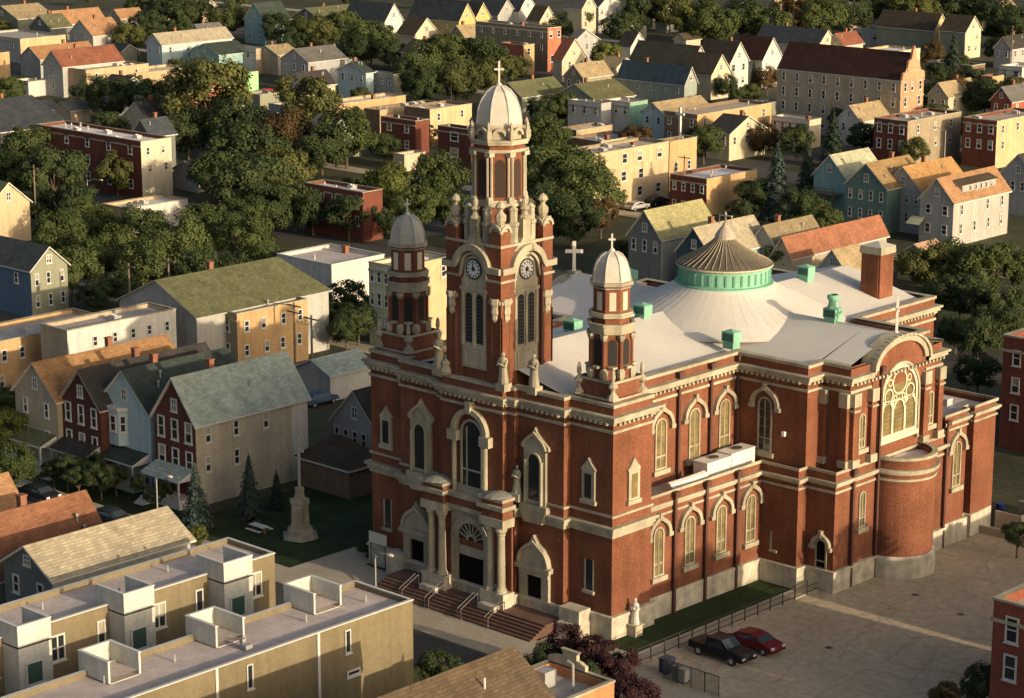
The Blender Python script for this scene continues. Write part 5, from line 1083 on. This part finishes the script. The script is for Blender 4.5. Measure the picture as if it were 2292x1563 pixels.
# ================================================================== SMALL THINGS
def car(label, x, y, rz, paint, truck=False, cat='car'):
    r = thing('pickup_truck' if truck else 'car', label, cat, (x, y, 0), rz); L, Wd = (2.75, .98) if truck else (2.3, .9); b = MB()
    if truck: prof = [(-L,.5),(-L,1.08),(-1.05,1.1),(-.95,1.78),(.45,1.8),(1.15,1.18),(2.6,1.05),(L,.85),(L,.45)]
    else: prof = [(-L,.45),(-L-.02,.8),(-2.0,.98),(-1.35,1.38),(-.2,1.46),(.6,1.36),(1.25,.98),(2.1,.82),(L,.62),(L,.38)]
    P = prof
    def side(w, top): return [(p[0], w-(.16 if p[1] > top else 0), p[1]) for p in P]
    R1 = side(Wd, 1.1); n = len(P)
    b.face(R1[::-1]); b.face([(p[0], -p[1], p[2]) for p in R1])
    for i in range(n):
        a, c = R1[i], R1[(i+1) % n]; b.face([(a[0],-a[1],a[2]),(c[0],-c[1],c[2]),c,a][::-1])
    b.build('body', paint, r); g = MB(); e = .012
    if truck: W = [(.5,1.76,1.12,1.2)]; sd = [(-.9,1.15,1.0,1.7)]
    else: W = [(.62,1.33,1.22,1.0),(-1.98,1.0,-1.38,1.36)]; sd = []
    for (xa,za,xb,zb) in W: 
        nx = e; g.face([(xa+.02,-Wd+.24,za+e),(xb+.02,-Wd+.12,zb+e),(xb+.02,Wd-.12,zb+e),(xa+.02,Wd-.24,za+e)] if xa < xb and za > zb else [(xa-.02,Wd-.12,za+e),(xb-.02,Wd-.24,zb+e),(xb-.02,-Wd+.24,zb+e),(xa-.02,-Wd+.12,za+e)])
    for s in (-1, 1):
        y0, y1 = s*(Wd+.006), s*(Wd-.15)
        q = [(-.85,y0-s*.02,1.16),(.95,y0-s*.02,1.16),(.42,y1,1.72),(-.85,y1,1.72)] if truck else [(-1.3,y0-s*.02,1.0),(1.0,y0-s*.02,1.0),(.52,y1,1.34),(-1.15,y1,1.34)]
        g.face(q if s < 0 else q[::-1])
    g.build('windows', plain('car_glass', (.03,.04,.045), .08), r)
    for sx in (-1, 1):
        for sy in (-1, 1):
            w = MB(); rr = .4 if truck else .33; X = sx*L*.62
            w.tube((X, sy*(Wd-.2), rr),(X, sy*(Wd+.02), rr), rr, 14); w.tube((X, sy*(Wd+.0), rr),(X, sy*(Wd+.03), rr), rr*.55, 10, 1); w.build('wheel', [plain('tyre', (.02,.02,.02), .9), STEEL], r)
    for sy in (-1, 1):
        w = MB(); w.box(L-.12,L+.015,min(sy*.5,sy*.85),max(sy*.5,sy*.85),.66,.84); w.build('headlight', plain('lamp_glass', (.6,.6,.58), .1), r)
        w = MB(); w.box(-L-.03,-L+.1,min(sy*.6,sy*.88),max(sy*.6,sy*.88),.7,.92); w.build('tail_light', plain('tail_red', (.3,.02,.02), .2), r)
    if truck: w = MB(); w.face([(-2.65,-.85,1.09),(-1.15,-.85,1.09),(-1.15,.85,1.09),(-2.65,.85,1.09)]); w.build('bed_cover', plain('bed_black', (.012,.012,.012), .5), r)
    return r
def paint(n, c): return plain('car_paint_'+n, c, .45, 0.0, .25)
car('black pickup truck parked beside the red car on the lot', 9.1, 3.0, radians(-2), paint('black', (.008,.008,.010)), True, 'pickup truck')
car('dark red sedan parked behind the black pickup truck', 9.9, 6.4, radians(-3), paint('red', (.12,.010,.014)))
for i, (x, y, rz, c, lab) in enumerate(((1470,458,0,(.02,.02,.022),'black car parked at the kerb below the cream brick three flat'),(1425,470,0,(.35,.35,.34),'grey car parked at the kerb below the cream brick three flat'),(1765,325,1,(.45,.44,.42),'white car by the shopfronts with awning'),(1790,322,1,(.30,.05,.04),'red car by the shopfronts with awning'),
        (1745,330,1,(.12,.12,.13),'dark grey car by the shopfronts with awning'),(600,213,0,(.40,.02,.03),'bright red car beside the green painted wall'),(90,1118,1,(.015,.016,.018),'dark car on the street left of the rust brown roof'),(252,1172,1,(.02,.022,.024),'dark car on the street beyond the rust brown roof'),
        (714,905,0,(.06,.10,.16),'blue car in the alley by the utility poles'),(1700,335,1,(.5,.48,.44),'white van like car left of the shopfront cars'))):
    p = at(x, y); car(lab, p[0], p[1], 0 if rz == 1 else pi/2, paint('p%d' % i, c))
# lot fence: posts with rails along the garden path
r = thing('metal_fence', 'long low metal railing along the parking lot edge', 'fence', (5.25,-3.0,0)); n = 15
for k in range(n): b = MB(); b.box(-.04,.04,-.04,.04,0,1.35); b.build('post', IRON, r, (0,k*1.74,0))
for z in (.25,.75,1.3): b = MB(); b.box(-.02,.02,0,24.4,z,z+.05); b.build('rail', IRON, r)
b = MB(); b.face([(.03,0,.1),(.03,8.2,.1),(.03,8.2,1.3),(.03,0,1.3)])
r = thing('chain_link_fence', 'green chain link fence at the bottom edge beside the bins', 'fence', (8.6,-3.7,0)); 
for k in range(5): b = MB(); b.tube((0,0,0),(0,0,1.7),.04,6); b.build('post', IRON, r, (k*1.35,0,0))
b = MB(); b.box(0,5.4,-.02,.02,1.62,1.68)
for k in range(38): b.box(k*.142,k*.142+.02,-.008,.008,.05,1.62)
for k in range(10): b.box(0,5.4,-.008,.008,.1+k*.16,.12+k*.16)
b.build('mesh_panel', plain('fence_green', (.06,.075,.05), .7), r)
def bin_(label, x, y, c, w=.6, h=1.05):
    r = thing('wheeled_bin', label, 'bin', (x, y, 0)); b = MB(); b.prism(rect(-w/2,-w/2,w/2,w/2), .12, h); b.build('body', plain('bin_%d' % int(x*10), c, .5), r)
    b = MB(); b.box(-w/2-.04,w/2+.04,-w/2-.06,w/2+.04,h,h+.1); b.build('lid', plain('bin_lid_%d' % int(x*10), tuple(v*.8 for v in c), .5), r)
    for s in (-1, 1): b = MB(); b.tube((s*w*.42,w/2,.12),(s*w*.52,w/2,.12),.12,8); b.build('wheel', IRON, r)
bin_('dark blue wheeled bin at the fence corner', 8.0,-2.6,(.02,.03,.08),.9,1.2); bin_('grey bin right of the blue bin', 9.4,-3.0,(.20,.20,.22)); bin_('white topped bin by the chain link fence', 10.2,-3.2,(.55,.53,.50))
# statue in the side garden, monument on the lawn, picnic table
r = thing('white_statue', 'small white statue on a pedestal in the church side garden', 'statue', (.75,2.1,0)); b = MB(); b.box(-.45,.45,-.45,.45,0,.9); b.box(-.55,.55,-.55,.55,.9,1.0); b.build('pedestal', STONE, r)
b = MB(); robed(b,0,0,1.0,2.2,.34); b.build('figure', plain('white_marble', (.55,.53,.46), .6), r)
r = thing('stone_monument', 'rough stone monument with tall white cross on the lawn', 'monument', (-38.4,.6,0)); b = MB()
b.lathe([(1.85,0),(1.75,.3),(1.35,.45),(1.3,.85),(1.0,1.0),(.95,1.3),(.88,3.2),(1.0,3.3),(1.0,3.6),(.6,3.7),(.5,3.95),(.45,4.6),(.52,4.7),(.25,4.85)],6,0,0,0,pi/8); b.build('base', mat('mossy_rubble', (.26,.245,.19), .95, .4, 3.0, 'stone', .1), r)
b = MB(); b.box(-.10,.10,-.10,.10,4.8,9.6); b.box(-.62,-.101,-.08,.08,8.2,8.42); b.box(.101,.62,-.08,.08,8.2,8.42); b.build('cross', plain('grey_cross', (.30,.31,.28), .7), r)
r = thing('picnic_table', 'white topped picnic table on the dark lawn', 'table', (-42.0,-1.3,0)); b = MB(); b.box(-1,1,-.4,.4,.72,.78); b.build('top', WHITE, r)
for s in (-1, 1): b = MB(); b.box(-1,1,s*.75-.14,s*.75+.14,.42,.47); b.build('bench', WHITE, r); b = MB(); b.box(s*.75-.05,s*.75+.05,-.75,.75,.36,.42); b.box(s*.75-.05,s*.75+.05,-.08,.08,0,.72); b.build('leg', WOOD, r)
r = thing('notice_board', 'pale notice board on the left front corner of the church', 'sign', (-26.6,-.75,0)); b = MB(); b.box(-1.1,1.1,-.05,.05,2.3,3.3); b.build('panel', plain('board_pale', (.50,.52,.46), .5), r)
for s in (-1, 1): b = MB(); b.tube((s*.9,0,0),(s*.9,0,2.3),.05,6); b.build('post', IRON, r)
r = thing('dark_hedge', 'clipped dark hedge at the left corner of the church', 'hedge', (-29.3,1.0,0)); put('foliage', crown_mesh('d', 1), r, (0,0,.9), .4, (1.4,1.0,1.15))
# rooftop air handler
r = thing('rooftop_air_handler', 'long white air handling unit with duct on the church aisle roof', 'air conditioner', (-2.2,15.6,10.0)); r.scale = (.85,1.0,.74); mW = plain('unit_white', (.62,.60,.55), .5)
b = MB(); b.box(-.9,.9,-1.6,1.6,.35,2.1); b.box(-.95,.95,-1.65,1.65,2.1,2.18); b.build('cabinet', mW, r); b = MB(); b.box(-.9,.9,1.7,5.0,.35,2.3); b.box(-.95,.95,1.65,5.05,2.3,2.38); b.build('cabinet', mW, r)
b = MB(); b.lathe([(.55,2.38),(.55,2.5),(.1,2.5)],12,0,3.4); b.lathe([(.5,2.18),(.5,2.3),(.1,2.3)],12,0,.2); b.build('fan', plain('fan_dark', (.06,.06,.06), .6), r)
b = MB()
for k in range(10):
    a0, a1 = k/10, (k+1)/10
    def q(t): return (.55*cos(t*pi/2)+.25, -1.9-4.2*t, .9-.35*t)
    p0, p1 = q(a0), q(a1); b.tube(p0, p1, .55, 8)
b.build('duct', mW, r)
b = MB()
for y in (-1.2,1.2,2.2,4.6): b.box(-.85,.85,y-.1,y+.1,.02,.35)
b.build('support', IRON, r)
r_ = None
# concrete ramp, retaining wall and barrel at the sacristy
r = thing('concrete_stair_wall', 'low concrete stair walls beside the sacristy door', 'wall', (7.0,47.0,0)); 
for (a,c_) in (((-.2,2.6,0,.25),1.6),((2.35,2.6,.25,4.2),1.6),((-.2,2.6,4.2,4.45),1.6),((-3.2,6.8,-2.4,-2.2),.7),((6.6,6.8,-2.2,3.0),.7)): b = MB(); b.box(a[0],a[1],a[2],a[3],0,c_); b.build('wall_section', CONC, r)
r = thing('blue_barrel', 'dark blue barrel beside the concrete stair walls', 'barrel', tuple(at(2238,1150))); b = MB(); b.lathe([(.01,0),(.42,.02),(.45,.35),(.42,.36),(.45,.7),(.42,.71),(.42,1.05),(.01,1.06)],14); b.build('drum', plain('barrel_blue', (.02,.04,.15), .4), r)
# poles, lamps
def pole(label, x, y, h, arms=2, tr=False):
    p = at(x, y); r = thing('utility_pole', label, 'utility pole', tuple(p)); b = MB(); b.tube((0,0,0),(0,0,h),.17,7,0,.11); b.build('shaft', WOOD, r)
    for k in range(arms): b = MB(); b.box(-1.2,1.2,-.06,.06,h-.5-k*.8,h-.35-k*.8); b.build('crossarm', WOOD, r)
    if tr: b = MB(); b.lathe([(.01,h-2.6),(.28,h-2.6),(.28,h-1.7),(.01,h-1.65)],10,.35,0); b.build('transformer', STEEL, r)
pole('utility pole with crossarms in front of the orange brick building', 661,832,8.4,2); pole('dark utility pole with transformer beside the white hall wall', 700,878,9.0,1,True)
pole('utility pole behind the rooftop of the long orange building', 382,742,9.5,1); pole('utility pole left of the brick apartments', 82,520,10.5,1)
pole('utility pole by the low white roofed building', 1530,470,9.0,1); pole('utility pole in the trees right of the brown roofed house', 2262,160,11,2); pole('utility pole at the left of the dark hall roof', 293,735,8.5,1)
def lamp(label, x, y, h, lean=1, arm=2.2, glow=False, base=True):
    p = at(x, y); r = thing('street_lamp', label, 'street lamp', tuple(p)); b = MB(); b.tube((0,0,0),(0,0,h),.09,7,0,.06)
    pts = [(0,0,h-.3),(lean*arm*.4,0,h+.25),(lean*arm,0,h+.35)]
    b.build('pole', STEEL, r); b = MB()
    for a, c in zip(pts, pts[1:]): b.tube(a, c, .05, 6)
    b.build('arm', STEEL, r); b = MB(); b.lathe([(.02,-.1),(.22,-.06),(.24,.04),(.02,.12)],10,lean*(arm+.2),0,0,0,1.5,.8); b.build('lamp_head', plain('lamp_lens', (.75,.66,.50), .3), r, (0,0,h+.35))
lamp('street lamp with pale head in front of the church steps', 842,1395,6.0,1,1.6); lamp('street lamp at the kerb beyond the beige roof', 355,1210,6.2,1,1.8)
lamp('tall curved street lamp in front of the brick and tan two flat', 2112,400,8.5,-1); lamp('tall street lamp beside the long apartment block', 1946,285,9.5,-1,1.2); lamp('street lamp among trees left of the main spire', 1010,240,8,-1); lamp('street lamp behind the tan flats at upper left', 311,125,8,-1); lamp('long armed street lamp in front of the cream end wall', 198,470,5,1,3.6); lamp('street lamp by the dark trees at the right edge', 2262,260,8,1,1.4)
def wires(label, pts, n=3):
    r = thing('overhead_wires', label, 'wires', tuple(pts[0][:2])+(0,))
    for k in range(n):
        b = MB()
        for a, c in zip(pts, pts[1:]):
            prev = None
            for i in range(13):
                f = i/12; q = [a[m]+(c[m]-a[m])*f-pts[0][m]*(m < 2) for m in range(3)]; q[2] -= 1.1*4*f*(1-f); q[0] += (k-1)*.7
                if prev: b.tube(prev, q, .018, 3)
                prev = q
        b.build('wire', IRON, r)
pA, pB, pC = at(661,832), at(382,742), at(293,735); wires('thin overhead wires between the poles behind the row of houses', [(pA[0],pA[1],8.0),(pB[0],pB[1],9.0),(pC[0],pC[1],8.0)])
pA, pB = at(700,878), at(661,832); wires('short overhead wires between the two poles by the brick building', [(pA[0],pA[1],8.3),(pB[0],pB[1],7.9)], 2)
# green banner on the yellow building and figures of signs
p = at(1598,296,4.5); r = thing('wall_sign', 'green sign on the yellow brick building', 'sign', (p[0]+.25,p[1]-.2,0)); b = MB(); b.box(-.06,.06,-1.0,1.0,3.9,5.6); b.build('panel', plain('sign_green', (.05,.30,.17), .5), r); b = MB(); b.tube((-.2,0,0),(-.2,0,6),.05,6); b.build('post', STEEL, r)
p = at(1521,345); r = thing('stone_cross', 'white cross standing on the roof line left of the yellow building', 'cross', tuple(p)); b = MB(); b.box(-.2,.2,-.2,.2,0,8.8); b.build('shaft', plain('white_stone', (.66,.62,.54), .7), r); b = MB(); b.box(-.95,.95,-.18,.18,7.3,7.7); b.build('arm', plain('white_stone', (.66,.62,.54), .7), r)
# lot stains and joints
# off-camera trees by the school that shade the lower aisle
for (x, y, s, zc) in ((63.8,15.6,5.0,15.2),(39.3,26.6,3.6,10.2)):
    root = put('broadleaf_tree', None, None, (x,y,0)); put('crown', crown_mesh('g', 2), root, (0,0,zc), 1.0, (s,s,s*1.1)); put('trunk', trunk_mesh(1), root, (0,0,0), 0, (8,8,zc*.95)); TREES.append((root, 9999, 9999, 99, 'g', 'unseen tall green tree behind the school, put there to shade the church aisle' if x > 50 else 'unseen green tree at the east edge of the parking lot, shading the church'))

# ---- labels for the trees: look, size and what stands beside them in the photo
def size_word(r, med): return 'small' if r < med*.75 else ('large' if r > med*1.3 else 'mid sized')
used = {}
def shortl(s):
    w = s.split(); return ' '.join(w[:7]).rstrip(',')
for root, x, y, rp, kind, lab in TREES:
    if lab is None:
        med = 22+max(0, y)*.055; cand = sorted(BLD, key=lambda q: hypot(q[0]-x, 1.6*(q[1]-y)))
        for j in range(6):
            bx, by, bl = cand[j]; dx, dy = x-bx, y-by
            rel = ('right of' if dx > 0 else 'left of') if abs(dx) > 1.3*abs(dy) else ('in front of' if dy > 0 else 'behind')
            w = bl.split(); cut = 8
            for i, t in enumerate(w[:9]):
                if i > 2 and t in ('behind','beside','at','with','among','between','right','left','in','under','above','below','by','near','farther','nearer','before','facing','next','tucked','beyond','just'): cut = i; break
            lab = '%s %s tree %s the %s' % (size_word(rp, med), KIND[kind], rel, ' '.join(w[:cut]).rstrip(','))
            lab = ' '.join(lab.split()[:16])
            if lab not in used: break
        k = 2
        while lab in used:
            b2 = cand[k]; w = b2[2].split(); lab = '%s %s tree between %s and %s' % (size_word(rp, med), KIND[kind], ' '.join(cand[0][2].split()[:4]), ' '.join(w[:4])); lab = ' '.join(lab.split()[:16]); k += 1
            if k > 12: lab = '%s %s tree, one of a close clump, %s' % (size_word(rp, med), KIND[kind], ' '.join(cand[0][2].split()[:5])); break
    used[lab] = 1
    tag(root, lab, 'tree', 'trees of the neighbourhood')
